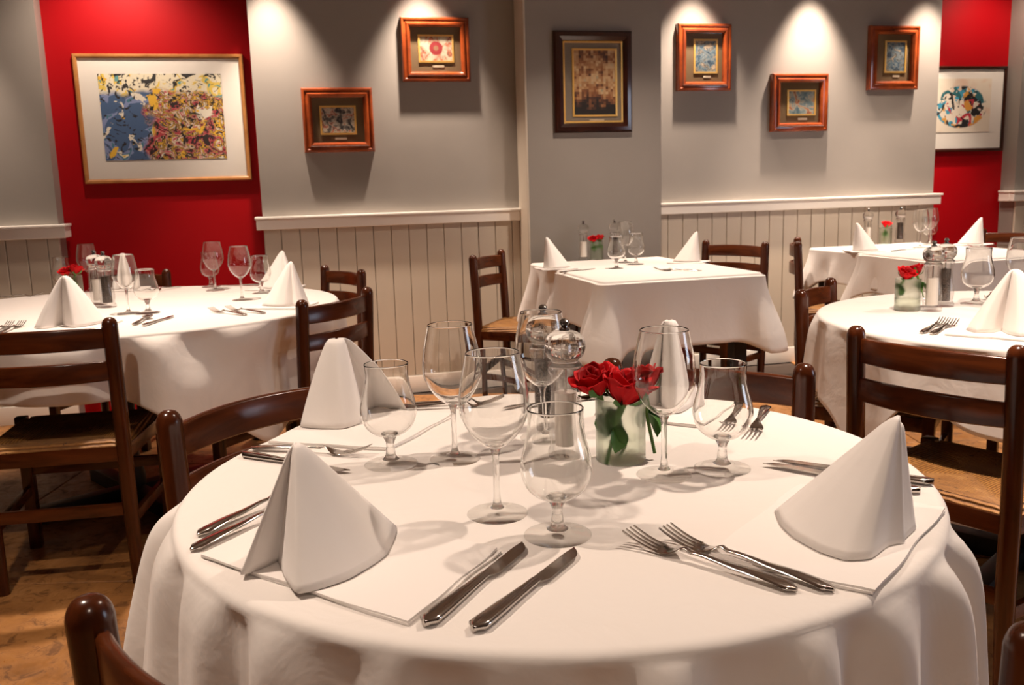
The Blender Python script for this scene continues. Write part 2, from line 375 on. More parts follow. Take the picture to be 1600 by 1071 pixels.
# ------------------------------------------------------------------ pictures
def uvplane(name, m, parent, w, h, y, cx=0, cz=0):
    b = MB(); b.box((cx, y, cz), (w, 0.002, h)); return b.build(name, m, parent, False)
def art_mat(name, kind, w, h, seed=0.0):
    m = mat(name, (0.5, 0.5, 0.5), 0.7); t = NT(m)
    tc = t.n('ShaderNodeTexCoord'); mp = t.n('ShaderNodeMapping'); t.l(tc.outputs['Generated'], mp.inputs[0])
    mp.inputs['Scale'].default_value = (w, 0.0, h); mp.inputs['Location'].default_value = (seed, 0, seed * 0.7)
    v = mp.outputs[0]; sp = t.n('ShaderNodeSeparateXYZ'); t.l(tc.outputs['Generated'], sp.inputs[0])
    gx, gz = sp.outputs[0], sp.outputs[2]
    def mix(f, a, b):
        x = t.n('ShaderNodeMix', data_type='RGBA')
        (t.l(f, x.inputs[0]) if not isinstance(f, float) else setattr(x.inputs[0], 'default_value', f)); t.l(a, x.inputs[6]); t.l(b, x.inputs[7]); return x.outputs[2]
    def mask(scale, lo, hi, dist=0.0, off=0):
        mm = t.n('ShaderNodeMapping'); t.l(v, mm.inputs[0]); mm.inputs['Location'].default_value = (off, 0, off * 1.3)
        n = t.noise(mm.outputs[0], scale, 3, 0.5, dist); r = t.ramp(n.outputs[0], [(lo, (0, 0, 0)), (hi, (1, 1, 1))]); return r
    def rgb(c): n = t.n('ShaderNodeRGB'); n.outputs[0].default_value = (*c, 1); return n.outputs[0]
    if kind == 'crowd':
        n = t.noise(v, 11, 3, 0.6, 2.2)
        warm = t.ramp(n.outputs[0], [(0.30, (0.03, 0.02, 0.02)), (0.40, (0.50, 0.06, 0.08)), (0.455, (0.72, 0.45, 0.33)), (0.475, (0.015, 0.012, 0.012)), (0.51, (0.80, 0.48, 0.05)), (0.55, (0.10, 0.03, 0.02)), (0.58, (0.78, 0.70, 0.55)), (0.63, (0.55, 0.10, 0.14)), (0.68, (0.10, 0.25, 0.10))], 'CONSTANT')
        blue = t.ramp(t.noise(v, 6, 2, 0.5, 1.6).outputs[0], [(0.36, (0.06, 0.12, 0.25)), (0.50, (0.22, 0.28, 0.50)), (0.56, (0.06, 0.20, 0.28)), (0.62, (0.80, 0.76, 0.60)), (0.66, (0.78, 0.50, 0.05))], 'CONSTANT')
        light = t.ramp(t.noise(v, 9, 3, 0.5, 1.5).outputs[0], [(0.38, (0.03, 0.03, 0.03)), (0.43, (0.82, 0.76, 0.58)), (0.56, (0.80, 0.60, 0.12)), (0.62, (0.12, 0.35, 0.38))], 'CONSTANT')
        wob = t.math('MULTIPLY', t.math('SUBTRACT', t.noise(v, 5, 2).outputs[0], 0.5), 0.55)
        f1 = t.ramp(t.math('ADD', gx, wob), [(0.34, (0, 0, 0)), (0.38, (1, 1, 1))]); f2 = t.ramp(t.math('ADD', gz, wob), [(0.72, (0, 0, 0)), (0.80, (1, 1, 1))])
        c = mix(f1, blue, warm); c = mix(f2, c, light)
        c = mix(mask(8, 0.64, 0.65, 1.5, 3.1), c, rgb((0.80, 0.76, 0.64))); c = mix(mask(7, 0.62, 0.63, 1.0, 15.0), c, rgb((0.82, 0.50, 0.05))); c = mix(mask(15, 0.60, 0.61, 3.0, 9.1), c, rgb((0.015, 0.012, 0.012)))
    elif kind == 'blobs':
        c = rgb((0.78, 0.70, 0.58)); c = mix(mask(5.0, 0.60, 0.70, 0.5, 5), c, rgb((0.75, 0.55, 0.42)))
        cen = t.math('ADD', t.math('POWER', t.math('MULTIPLY', t.math('SUBTRACT', gx, 0.5), 2.1), 2.0), t.math('POWER', t.math('MULTIPLY', t.math('SUBTRACT', gz, 0.47), 2.3), 2.0))
        inside = t.ramp(cen, [(0.75, (1, 1, 1)), (0.85, (0, 0, 0))])
        def clipmix(base, scale, lo, dist, off, colr):
            mk = t.math('MULTIPLY', mask(scale, lo, lo + 0.008, dist, off), inside)
            return mix(mk, base, rgb(colr))
        c = clipmix(c, 9, 0.56, 1.5, 1.0, (0.05, 0.32, 0.48)); c = clipmix(c, 10, 0.58, 1.0, 7.0, (0.02, 0.14, 0.16))
        c = clipmix(c, 9, 0.57, 2.0, 12.0, (0.012, 0.012, 0.014)); c = clipmix(c, 12, 0.61, 1.0, 17.0, (0.50, 0.03, 0.05)); c = clipmix(c, 13, 0.62, 1.0, 23.0, (0.70, 0.33, 0.05)); c = clipmix(c, 7, 0.60, 3.0, 31.0, (0.012, 0.012, 0.014))
    elif kind == 'mosaic':
        sn = t.n('ShaderNodeVectorMath', operation='SNAP'); t.l(tc.outputs['Generated'], sn.inputs[0]); sn.inputs[1].default_value = (1 / 17, 1.0, 1 / 25)
        wn = t.n('ShaderNodeTexWhiteNoise'); t.l(sn.outputs[0], wn.inputs[0]); ns = t.noise(sn.outputs[0], 5.0, 3, 0.6)
        s2 = t.n('ShaderNodeSeparateXYZ'); t.l(sn.outputs[0], s2.inputs[0])
        val = t.math('ADD', t.math('MULTIPLY', wn.outputs[0], 0.14), t.math('MULTIPLY', ns.outputs[0], 1.02))
        val = t.math('SUBTRACT', val, t.math('MULTIPLY', t.math('MAXIMUM', t.math('SUBTRACT', 0.32, s2.outputs[2]), 0.0), 1.4))
        c = t.ramp(val, [(0.30, (0.012, 0.010, 0.010)), (0.42, (0.09, 0.035, 0.02)), (0.52, (0.30, 0.12, 0.045)), (0.60, (0.48, 0.28, 0.13)), (0.70, (0.62, 0.44, 0.25)), (0.82, (0.35, 0.32, 0.22))])
    else:
        pal = {'dark': [(0.36, (0.02, 0.02, 0.025)), (0.46, (0.16, 0.14, 0.12)), (0.53, (0.55, 0.50, 0.40)), (0.60, (0.45, 0.12, 0.06)), (0.66, (0.10, 0.10, 0.10))],
               'bluegrey': [(0.36, (0.02, 0.04, 0.07)), (0.44, (0.07, 0.13, 0.18)), (0.51, (0.22, 0.25, 0.25)), (0.56, (0.03, 0.04, 0.05)), (0.63, (0.42, 0.34, 0.25))],
               'lake': [(0.36, (0.06, 0.12, 0.16)), (0.48, (0.18, 0.24, 0.26)), (0.55, (0.38, 0.36, 0.28)), (0.62, (0.40, 0.14, 0.06)), (0.70, (0.05, 0.05, 0.05))],
               'target': [(0.36, (0.10, 0.08, 0.06)), (0.44, (0.45, 0.12, 0.06)), (0.50, (0.34, 0.28, 0.20)), (0.60, (0.45, 0.40, 0.30))]}[kind]
        c = t.ramp(t.noise(v, 26 if kind != 'lake' else 18, 3, 0.6, 1.0).outputs[0], pal)
        if kind == 'target':
            d = t.math('ADD', t.math('POWER', t.math('MULTIPLY', t.math('SUBTRACT', gx, 0.50), 1.35), 2.0), t.math('POWER', t.math('SUBTRACT', gz, 0.52), 2.0))
            c = mix(t.ramp(d, [(0.070, (1, 1, 1)), (0.085, (0, 0, 0))]), c, rgb((0.22, 0.008, 0.012))); c = mix(t.ramp(d, [(0.008, (1, 1, 1)), (0.014, (0, 0, 0))]), c, rgb((0.22, 0.10, 0.05)))
    t.l(c, t.b.inputs['Base Color']); return m
def frame_mesh(w, h, prof):
    """mitred moulding: prof = (inset from outer edge, height off the wall)"""
    b = MB(); loops = []
    for u, d in prof:
        x = w / 2 - u; z = h / 2 - u; loops.append([(-x, -d, -z), (x, -d, -z), (x, -d, z), (-x, -d, z)])
    n = len(loops); vs = [p for l in loops for p in l]; fs = []
    for i in range(n):
        j = (i + 1) % n
        for k in range(4): fs.append((i * 4 + k, i * 4 + (k + 1) % 4, j * 4 + (k + 1) % 4, j * 4 + k))
    return b.add(vs, fs)
def ring_mesh(w, h, t_, y0, y1, cx=0, cz=0):
    b = MB(); L = []
    for (x, z, y) in ((w / 2, h / 2, y0), (w / 2, h / 2, y1), (w / 2 - t_, h / 2 - t_, y1 + 0.001), (w / 2 - t_, h / 2 - t_, y0)):
        L += [(cx - x, -y, cz - z), (cx + x, -y, cz - z), (cx + x, -y, cz + z), (cx - x, -y, cz + z)]
    fs = []
    for i in range(4):
        j = (i + 1) % 4
        for k in range(4): fs.append((i * 4 + k, i * 4 + (k + 1) % 4, j * 4 + (k + 1) % 4, j * 4 + k))
    return b.add(L, fs)
def picture(s0, s1, z0, z1, off, label, frame_m, fw, art, art_box, mount, style, plaque=True, seed=0.0, inner=False):
    w, h = s1 - s0, z1 - z0; cx, cz = (s0 + s1) / 2, (z0 + z1) / 2
    root = empty('picture', W0 + WE * cx + WN * (off + 0.001) + Vector((0, 0, cz)), YAW); tag(root, label, 'picture')
    if style == 'deep':
        prof = [(0, 0), (0, 0.030), (0.006, 0.040), (0.014, 0.042), (0.020, 0.036), (0.026, 0.037), (0.034, 0.046), (0.042, 0.045), (fw, 0.034), (fw, 0.004)]; md = 0.012
    elif style == 'thick':
        prof = [(0, 0), (0, 0.022), (0.010, 0.032), (0.030, 0.036), (0.050, 0.030), (fw, 0.020), (fw, 0.004)]; md = 0.012
    else:
        prof = [(0, 0), (0, 0.020), (0.004, 0.025), (0.014, 0.025), (fw, 0.018), (fw, 0.004)]; md = 0.010
    frame_mesh(w, h, prof).build('frame', frame_m, root, True, 22)
    uvplane('mount', mount, root, w - 2 * fw + 0.004, h - 2 * fw + 0.004, -md)
    ax0, ax1, az0, az1 = art_box; aw, ah = ax1 - ax0, az1 - az0; acx, acz = (ax0 + ax1) / 2 - cx, (az0 + az1) / 2 - cz
    uvplane('print', art_mat('print_' + art, art, aw * (1 if art in ('crowd', 'blobs') else 1), ah, seed), root, aw, ah, -md - 0.003, acx, acz)
    if style != 'thin': ring_mesh(aw + 0.02, ah + 0.02, 0.010, md + 0.001, md + 0.007, acx, acz).build('gilt_fillet', M['gold'], root, False)
    if inner: ring_mesh(w - 2 * fw + 0.003, h - 2 * fw + 0.003, 0.008, md, 0.022).build('gilt_slip', M['gold'], root, False)
    if plaque: MB().box((acx + 0.01, -md - 0.003, acz - ah / 2 - 0.030), (aw * 0.36, 0.002, 0.012), 0.0005).build('plaque', M['plaque'], root)
    uvplane('glazing', M['pane'], root, w - 2 * fw + 0.002, h - 2 * fw + 0.002, -0.024 if style == 'deep' else -0.0195)
    return root
picture(-1.697, -0.850, 1.238, 1.900, -0.125, 'large colourful abstract print in a thin oak frame on the left red wall', M['frame_light'], 0.022, 'crowd', (-1.584, -0.971, 1.357, 1.800), M['mount_white'], 'thin', False, 0.0)
picture(-0.560, -0.183, 1.371, 1.711, 0, 'mahogany deep framed small dark landscape print, nearest the left red wall', M['frame'], 0.052, 'dark', (-0.459, -0.285, 1.474, 1.608), M['mount_olive'], 'deep', True, 2.0)
picture(-0.014, 0.366, 1.741, 2.081, 0, 'mahogany framed small print with a red disc, under the bright spotlight', M['frame'], 0.052, 'target', (0.091, 0.268, 1.853, 1.981), M['mount_olive'], 'deep', True, 4.0)
picture(0.789, 1.241, 1.443, 1.986, 0.20, 'dark walnut framed upright mosaic print on the grey column', M['frame_dark'], 0.056, 'mosaic', (0.905, 1.145, 1.540, 1.884), M['mount_grey'], 'thick', True, 6.0, True)
picture(1.600, 1.942, 1.684, 2.065, 0, 'mahogany framed small upright print, just right of the grey column', M['frame'], 0.052, 'bluegrey', (1.717, 1.850, 1.795, 1.970), M['mount_olive'], 'deep', True, 8.0)
picture(2.215, 2.592, 1.440, 1.783, 0, 'mahogany framed small lake scene print, lowest of the three right of the column', M['frame'], 0.052, 'lake', (2.333, 2.507, 1.545, 1.679), M['mount_olive'], 'deep', True, 10.0)
picture(2.873, 3.220, 1.684, 2.068, 0, 'mahogany framed small upright print, nearest the right red wall', M['frame'], 0.052, 'bluegrey', (2.997, 3.129, 1.797, 1.971), M['mount_olive'], 'deep', True, 12.0)
picture(3.404, 4.003, 1.298, 1.846, -0.125, 'white mounted abstract print with black and blue shapes on the right red wall', M['frame_dark'], 0.022, 'blobs', (3.432, 3.890, 1.426, 1.767), M['mount_white'], 'thin', False, 1.0)

# ------------------------------------------------------------------ chairs
def make_chair():
    root = empty('dining_chair'); w = 0.19; H = 0.81
    def post(sx):
        b = MB(); rings = []
        path = [(0.0, 0.012), (0.04, 0.010), (0.25, 0.0), (0.44, 0.0), (0.60, -0.006), (0.74, -0.014), (0.782, -0.016)]
        n = 20
        for z, dy in path:
            r = 0.0185 if z < 0.1 else 0.0220; rings.append([(sx + r * math.cos(2 * PI * k / n), dy + r * math.sin(2 * PI * k / n), z) for k in range(n)])
        for k_ in range(1, 8):
            a = PI / 2 * k_ / 7; r = 0.0220 * math.cos(a) ** 0.75 + 0.0004; z = 0.782 + (H - 0.782) * math.sin(a)
            rings.append([(sx + r * math.cos(2 * PI * k / n), -0.016 + r * math.sin(2 * PI * k / n), z) for k in range(n)])
        return b.loft(rings)
    for sx in (-w, w): post(sx).build('leg', M['chair'], root)
    for z0, z1 in ((0.722, 0.781), (0.628, 0.684)):
        b = MB(); rings = []; N = 20
        for k in range(N + 1):
            u = k / N * 2 - 1; x = u * (w - 0.008); bow = 0.040 * (1 - u * u); y = -0.012 - bow; t = 0.0075
            lift = 0.004 * (1 - u * u)
            sl = Vector((1, 2 * 0.040 * u / w, 0)).normalized(); nx, ny = -sl.y, sl.x
            pts = []
            for (a, z) in ((-t, z0 + 0.003), (-t * 0.5, z0), (t * 0.5, z0), (t, z0 + 0.003), (t, z1 + lift - 0.004), (t * 0.5, z1 + lift), (-t * 0.5, z1 + lift), (-t, z1 + lift - 0.004)):
                pts.append((x + nx * a, y + ny * a, z))
            rings.append(pts)
        b.loft(rings).build('slat', M['slat'], root, True, 50)
    fw_, fy = 0.215, 0.385
    for sx in (-fw_, fw_):
        b = MB(); b.box((sx, fy, 0.2245), (0.036, 0.036, 0.449), 0.006); b.build('leg', M['chair'], root)
    def rail(name, a, b_, hgt, th, z):
        a = Vector(a); b_ = Vector(b_); d = b_ - a
        MB().box(((a.x + b_.x) / 2, (a.y + b_.y) / 2, z), (d.length, th, hgt), 0.004, math.atan2(d.y, d.x)).build(name, M['slat'], root)
    rail('seat_rail', (-w, 0), (w, 0), 0.045, 0.024, 0.408); rail('seat_rail', (-fw_, fy), (fw_, fy), 0.045, 0.024, 0.408)
    rail('seat_rail', (-w, 0), (-fw_, fy), 0.045, 0.024, 0.408); rail('seat_rail', (w, 0), (fw_, fy), 0.045, 0.024, 0.408)
    rail('stretcher', (-w, 0.004), (w, 0.004), 0.036, 0.018, 0.235); rail('stretcher', (-fw_, fy), (fw_, fy), 0.036, 0.018, 0.27)
    rail('stretcher', (-w, 0), (-fw_, fy), 0.032, 0.018, 0.20); rail('stretcher', (w, 0), (fw_, fy), 0.032, 0.018, 0.20)
    # rush seat: dips along its diagonals, rolled edges
    b = MB(); n = 28; vs = []; fs = []; cy = 0.195; hy = 0.205
    for j in range(n + 1):
        v = j / n * 2 - 1; hw = 0.200 + 0.018 * (v + 1) / 2
        for i in range(n + 1):
            u = i / n * 2 - 1; mx_ = max(abs(u), abs(v)); dg = abs(abs(u) - abs(v))
            z = 0.452 - 0.014 * (1 - mx_ ** 2) - 0.006 * math.exp(-(dg / 0.08) ** 2) * mx_
            if mx_ > 0.9: z -= 0.022 * ((mx_ - 0.9) / 0.1) ** 2
            cut = 0.90 if (abs(u) > 0.88 and abs(v) > 0.88) else 1.0
            vs.append((u * hw * cut, v * hy * cut, z))
    for j in range(n):
        for i in range(n): a = j * (n + 1) + i; fs.append((a, a + 1, a + n + 2, a + n + 1))
    o = len(vs); vs += [(x * 0.97, y * 0.97, 0.428) for x, y, z in vs[:]]
    for j in range(n):
        for i in range(n): a = o + j * (n + 1) + i; fs.append((a, a + n + 1, a + n + 2, a + 1))
    edge = [i for i in range(n + 1)] + [j * (n + 1) + n for j in range(1, n + 1)] + [n * (n + 1) + i for i in range(n - 1, -1, -1)] + [j * (n + 1) for j in range(n - 1, 0, -1)]
    for k in range(len(edge)): a, c = edge[k], edge[(k + 1) % len(edge)]; fs.append((a, o + a, o + c, c))
    b.add(vs, fs); st = b.build('seat', M['rush'], root); st.location = (0, cy, 0); st['label'] = 'woven rush seat'
    return root
chair = Kind(make_chair(), 'chair')
def put_chair(pa, pb, face, label, group=None, scale=1.0):
    a = Vector((*pa, 0)); b = Vector((*pb, 0)); c = (a + b) / 2; d = (b - a).normalized(); f = Vector((-d.y, d.x, 0))
    if f.dot(Vector((*face, 0)) - c) < 0: f = -f
    rz = math.atan2(f.y, f.x) - PI / 2
    return chair.put((c.x, c.y, 0.0), label, rz, group, scale)
T1 = (0.054, 1.28); T2 = (-1.50, 3.42); T3 = (0.61, 4.43); T4 = (2.26, 4.92); T5 = (1.52, 2.60)
G1 = 'chairs around the nearest round table'; G2 = 'chairs around the left round table'
put_chair((-0.572, 1.497), (-0.355, 1.80), T1, 'dark wood ladder-back chair left of the nearest table, curved top slat seen end to end', G1)
put_chair((-0.387, 0.797), (-0.075, 0.58), T1, 'chair in the bottom left corner with one large rounded post knob', G1)
put_chair((0.207, 1.834), (0.56, 1.726), T1, 'chair at the far side of the nearest table behind the red roses', G1)
put_chair((0.414, 0.695), (0.79, 0.72), (0.58, 1.3), 'chair in the bottom right corner showing only its post tip', G1)
put_chair((-1.545, 2.559), (-1.168, 2.622), (-1.36, 3.4), 'rush seated chair at far left with its back to the camera', G2, 1.02)
put_chair((-0.722, 3.035), (-0.545, 3.395), T2, 'dark ladder-back chair right of the left table, behind the tall rounded napkin', G2)
put_chair((-0.94, 4.47), (-0.67, 4.108), T2, 'chair at the back right of the left table against the cream boards', G2)
put_chair((-2.08, 4.52), (-1.70, 4.48), T2, 'chair behind the left table against the red wall', G2)
put_chair((-0.174, 4.577), (-0.025, 4.96), T3, 'chair at the left end of the middle table with a pale rush seat', 'chairs at the middle square table', 1.02)
put_chair((1.105, 5.24), (1.392, 4.925), T3, 'chair at the right end of the middle table, seen from the front', 'chairs at the middle square table', 1.02)
put_chair((1.57, 4.90), (1.683, 5.265), T4, 'chair seen edge-on left of the far right table', 'chairs at the far right table', 1.02)
put_chair((3.00, 5.82), (3.22, 5.47), T4, 'chair at the far right end of the far right table, before the red wall', 'chairs at the far right table')
put_chair((0.848, 2.178), (1.068, 1.87), T5, 'large dark chair with its back to the camera at the right, broad curved slats', 'chairs around the right round table')
put_chair((0.928, 2.87), (1.185, 3.267), T5, 'chair at the left edge of the right round table', 'chairs around the right round table')
put_chair((2.02, 3.52), (2.33, 3.26), T5, 'chair behind the right round table at the photo edge', 'chairs around the right round table')

# ------------------------------------------------------------------ tables and cloths
TOP = 0.752
def sm(t): t = max(0, min(1, t)); return t * t * (3 - 2 * t)
def cloth_mesh(bound, drop, fold, flare, rows=26, top_rings=14, z=TOP, centre=(0, 0)):
    """bound: list of (x, y, nx, ny) round the table edge; drop(k), fold(k, t), flare(k) by column"""
    n = len(bound); vs = [(centre[0], centre[1], z)]; fs = []
    rr = 0.009
    def ring(pts): o = len(vs); vs.extend(pts); return o
    prev = None; rings = []
    for j in range(1, top_rings + 1):
        q = (j / top_rings) ** 0.7
        rings.append(ring([(centre[0] + (x - nx * rr - centre[0]) * q, centre[1] + (y - ny * rr - centre[1]) * q, z) for x, y, nx, ny in bound]))
    for a in (22, 45, 68, 90):
        aa = R(a); rings.append(ring([(x - nx * rr + nx * (rr + 0.003) * math.sin(aa), y - ny * rr + ny * (rr + 0.003) * math.sin(aa), z - (rr) * (1 - math.cos(aa))) for x, y, nx, ny in bound]))
    for j in range(1, rows + 1):
        t = (j / rows) ** 1.4; pts = []
        for k, (x, y, nx, ny) in enumerate(bound):
            d = 0.003 + flare(k) * t + fold(k, t); pts.append((x + nx * d, y + ny * d, z - rr - (drop(k) - rr) * t))
        rings.append(ring(pts))
    for k in range(n): fs.append((0, rings[0] + k, rings[0] + (k + 1) % n))
    for i in range(len(rings) - 1):
        a, b = rings[i], rings[i + 1]
        for k in range(n): k2 = (k + 1) % n; fs.append((a + k, b + k, b + k2, a + k2))
    return MB().add(vs, fs)
def ellipse(rx, ry, n=360): 
    out = []
    for k in range(n):
        a = 2 * PI * k / n; c, s_ = math.cos(a), math.sin(a); nx, ny = c / rx, s_ / ry; l = math.hypot(nx, ny); out.append((rx * c, ry * s_, nx / l, ny / l))
    return out
def rrect(w, d, r=0.03, m=40):
    out = []; hw, hd = w / 2, d / 2
    cs = [(hw - r, -hd + r, -90), (hw - r, hd - r, 0), (-hw + r, hd - r, 90), (-hw + r, -hd + r, 180)]
    for i, (cx, cy, a0) in enumerate(cs):
        for k in range(9):
            a = R(a0 + 90 * k / 8); out.append((cx + r * math.cos(a), cy + r * math.sin(a), math.cos(a), math.sin(a)))
        nx_, ny_, na = cs[(i + 1) % 4]; a = R(a0 + 90)
        p0 = (cx + r * math.cos(a), cy + r * math.sin(a)); p1 = (nx_ + r * math.cos(R(na)), ny_ + r * math.sin(R(na)))
        for k in range(1, m): q = k / m; out.append((p0[0] + (p1[0] - p0[0]) * q, p0[1] + (p1[1] - p0[1]) * q, math.cos(a), math.sin(a)))
    return out
def bumpf(a, c, w):
    d = (a - c + PI) % (2 * PI) - PI; return math.exp(-(d / w) ** 2)
def round_cloth(c, rx, ry, drop_f, nf, amp, flare, seed, label, folds=None):
    B = ellipse(rx, ry, 480); n = len(B); rnd = random.Random(seed); p = [rnd.uniform(0, 6.28) for _ in range(6)]
    ang = [2 * PI * k / n for k in range(n)]
    def f(k):
        a = ang[k]; ph = nf * a + 1.1 * math.sin(2 * a + p[0]) + 0.7 * math.sin(5 * a + p[1])
        v = 0.75 * math.sin(ph) + 0.28 * math.sin(1.63 * nf // 1 * a + p[2]) + 0.20 * math.sin(3 * a + p[3])
        return v
    F = [f(k) for k in range(n)]; G = [0.68 + 0.22 * math.sin(3 * a + p[4]) + 0.16 * math.sin(8 * a + p[5]) for a in ang]
    extra = (lambda k, t: sum(A * bumpf(ang[k], a0, w) * sm(t * r_) for a0, w, A, r_ in folds)) if folds else (lambda k, t: 0)
    def fo(k, t):
        r_ = max(0.0, 0.5 + 0.62 * F[k]) * G[k]; d_ = drop_f(ang[k]) * t
        return amp * r_ * (1 - math.exp(-d_ / 0.022)) + 0.35 * amp * r_ * t - 0.006 * (1 - r_) * min(1, d_ / 0.02) + extra(k, t)
    b = cloth_mesh(B, lambda k: drop_f(ang[k]), fo, lambda k: flare)
    o = b.build('tablecloth', M['cloth'], None, True, 60); o.location = (c[0], c[1], 0); o['kind'] = 'thing'
    so = o.modifiers.new('cloth', 'SOLIDIFY'); so.thickness = 0.0016; so.offset = 1
    return tag(o, label, 'tablecloth', 'white tablecloths')
def round_table(c, rx, ry, label):
    root = empty('round_table', (c[0], c[1], 0)); tag(root, label, 'table', 'tables under white cloths')
    b = MB(); B = ellipse(rx - 0.008, ry - 0.008, 96); b.loft([[(x, y, z) for x, y, _, _ in B] for z in (0.722, 0.750)]); b.build('tabletop', M['table'], root)
    MB().lathe([(0.050, 0.04), (0.050, 0.10), (0.036, 0.16), (0.036, 0.66), (0.07, 0.70), (0.16, 0.7215)], 28).build('pedestal', M['table'], root)
    for k in range(4):
        a = PI / 4 + k * PI / 2; f = MB().box((0.20, 0, 0.030), (0.34, 0.06, 0.058), 0.008); o = f.build('foot', M['table'], root); o.rotation_euler = (0, 0, a)
round_table(T1, 0.522, 0.522, 'black pedestal table hidden under the nearest round white cloth')
def dropT1(a):
    return 0.32 + 0.10 * bumpf(a, R(-45), 0.6) + 0.08 * bumpf(a, R(228), 0.35) + 0.16 * bumpf(a, R(-100), 0.9) - 0.11 * bumpf(a, R(188), 0.25) + 0.06 * bumpf(a, R(0), 0.7)
round_cloth(T1, 0.522, 0.522, dropT1, 25, 0.033, 0.026, 3, 'white cotton cloth draped over the nearest round table', [(R(189), 0.22, 0.016, 1.0)])
round_table(T2, 0.83, 0.75, 'black pedestal table under the left round white cloth')
def dropT2(a):
    return 0.19 + 0.23 * bumpf(a, R(-34), 0.27) + 0.06 * bumpf(a, R(-57), 0.16) + 0.15 * bumpf(a, R(40), 0.4) + 0.15 * bumpf(a, R(140), 0.4) + 0.14 * bumpf(a, R(222), 0.35)
round_cloth(T2, 0.83, 0.75, dropT2, 17, 0.040, 0.012, 5, 'white cloth on the left round table before the red wall', [(R(-54), 0.10, 0.06, 1.4), (R(-28), 0.22, -0.045, 2.5), (R(-68), 0.07, -0.03, 2)])
round_table(T5, 0.60, 0.60, 'black pedestal table under the right round white cloth')
def dropT5(a):
    return 0.22 + 0.12 * bumpf(a, R(198), 0.16) - 0.07 * bumpf(a, R(217), 0.13) + 0.04 * bumpf(a, R(275), 0.4) + 0.05 * bumpf(a, R(60), 0.4)
round_cloth(T5, 0.60, 0.60, dropT5, 16, 0.020, 0.015, 9, 'white cloth on the right round table with roses and a salt mill')

# rectangular tables stand square to the back wall
TY = YAW + R(1.5)
def rect_frame(c, lx, ly):
    ca, sa = math.cos(TY), math.sin(TY); return (c[0] + ca * lx - sa * ly, c[1] + sa * lx + ca * ly)
def rect_table(c, w, d, label):
    root = empty('dining_table', (c[0], c[1], 0), TY); tag(root, label, 'table', 'tables under white cloths')
    MB().box((0, 0, 0.736), (w - 0.012, d - 0.012, 0.028), 0.004).build('tabletop', M['table'], root)
    MB().box((0, 0, 0.690), (w - 0.16, d - 0.16, 0.06), 0.003).build('apron', M['table'], root)
    for sx in (-1, 1):
        for sy in (-1, 1): MB().box((sx * (w / 2 - 0.07), sy * (d / 2 - 0.07), 0.3595), (0.062, 0.062, 0.719), 0.004).build('leg', M['table'], root)
def rect_cloth(c, w, d, off, base_drop, corner, seed, label, z=TOP, sides=None, amp=0.010, cflare=0.07, lift=0.003, near=1.0):
    B = rrect(w, d, 0.02, 56); n = len(B); hw, hd = w / 2, d / 2; rnd = random.Random(seed); p = [rnd.uniform(0, 6.28) for _ in range(6)]
    per = [0.0]
    for k in range(1, n): per.append(per[-1] + math.hypot(B[k][0] - B[k - 1][0], B[k][1] - B[k - 1][1]))
    def cor(k):
        x, y = B[k][0], B[k][1]; dd = math.hypot(hw - abs(x), hd - abs(y)); return math.exp(-(dd / 0.075) ** 2)
    C_ = [cor(k) for k in range(n)]
    def side(k): 
        if sides is None: return 1.0
        x, y = B[k][0] / hw, B[k][1] / hd
        return sides(x, y)
    SD = [side(k) for k in range(n)]
    def fold(k, t):
        u = per[k]; c0 = C_[k]
        rip = math.sin(u * 24 + p[0] + 1.3 * math.sin(u * 7 + p[1])) * 0.6 + math.sin(u * 41 + p[2]) * 0.3
        edge = math.exp(-((math.hypot(hw - abs(B[k][0]), hd - abs(B[k][1])) - 0.13) / 0.06) ** 2)
        q = near if B[k][1] < 0.08 else 1.0
        return (amp * rip * sm(t * 1.3) * (1 - c0) + cflare * c0 * sm(t)) * q - 0.028 * edge * sm(t * 1.2) + lift
    b = cloth_mesh(B, lambda k: (base_drop + corner * C_[k]) * SD[k], fold, lambda k: 0.02, z=z, rows=20, top_rings=8)
    o = b.build('tablecloth', M['cloth'], None, True, 60); x, y = rect_frame(c, *off); o.location = (x, y, 0); o.rotation_euler = (0, 0, TY)
    so = o.modifiers.new('cloth', 'SOLIDIFY'); so.thickness = 0.0014; so.offset = 1
    return tag(o, label, 'tablecloth', 'white tablecloths')
rect_table(T3, 0.74, 1.08, 'black four-legged table under the middle cloths by the grey column')
rect_cloth(T3, 0.745, 1.085, (0, 0), 0.25, 0.10, 11, 'under cloth of the middle table, crumpled along its left side', amp=0.030, near=0.15, lift=0.0, sides=lambda x, y: 0.8 if y < -0.2 else 1.0)
rect_cloth(T3, 0.752, 0.60, (0, -0.247), 0.295, 0.05, 12, 'smooth top cloth over the near half of the middle table', z=TOP + 0.004, sides=lambda x, y: 0.02 if y > 0.93 and abs(x) < 0.93 else (0.74 if x < -0.95 and abs(y) < 0.86 else 1.0), amp=0.009, cflare=0.085, lift=0.016)
rect_table(T4, 0.74, 1.08, 'black four-legged table under the far right cloths')
rect_cloth(T4, 0.745, 1.085, (0, 0), 0.18, 0.12, 21, 'under cloth of the far right table, lit from above on its left side', amp=0.014, near=0.15, lift=0.0)
rect_cloth(T4, 0.752, 0.60, (0, -0.247), 0.27, 0.08, 22, 'top cloth over the near half of the far right table', z=TOP + 0.004, sides=lambda x, y: 0.02 if y > 0.93 and abs(x) < 0.93 else (0.74 if x < -0.95 and abs(y) < 0.86 else 1.0), cflare=0.085, lift=0.016)

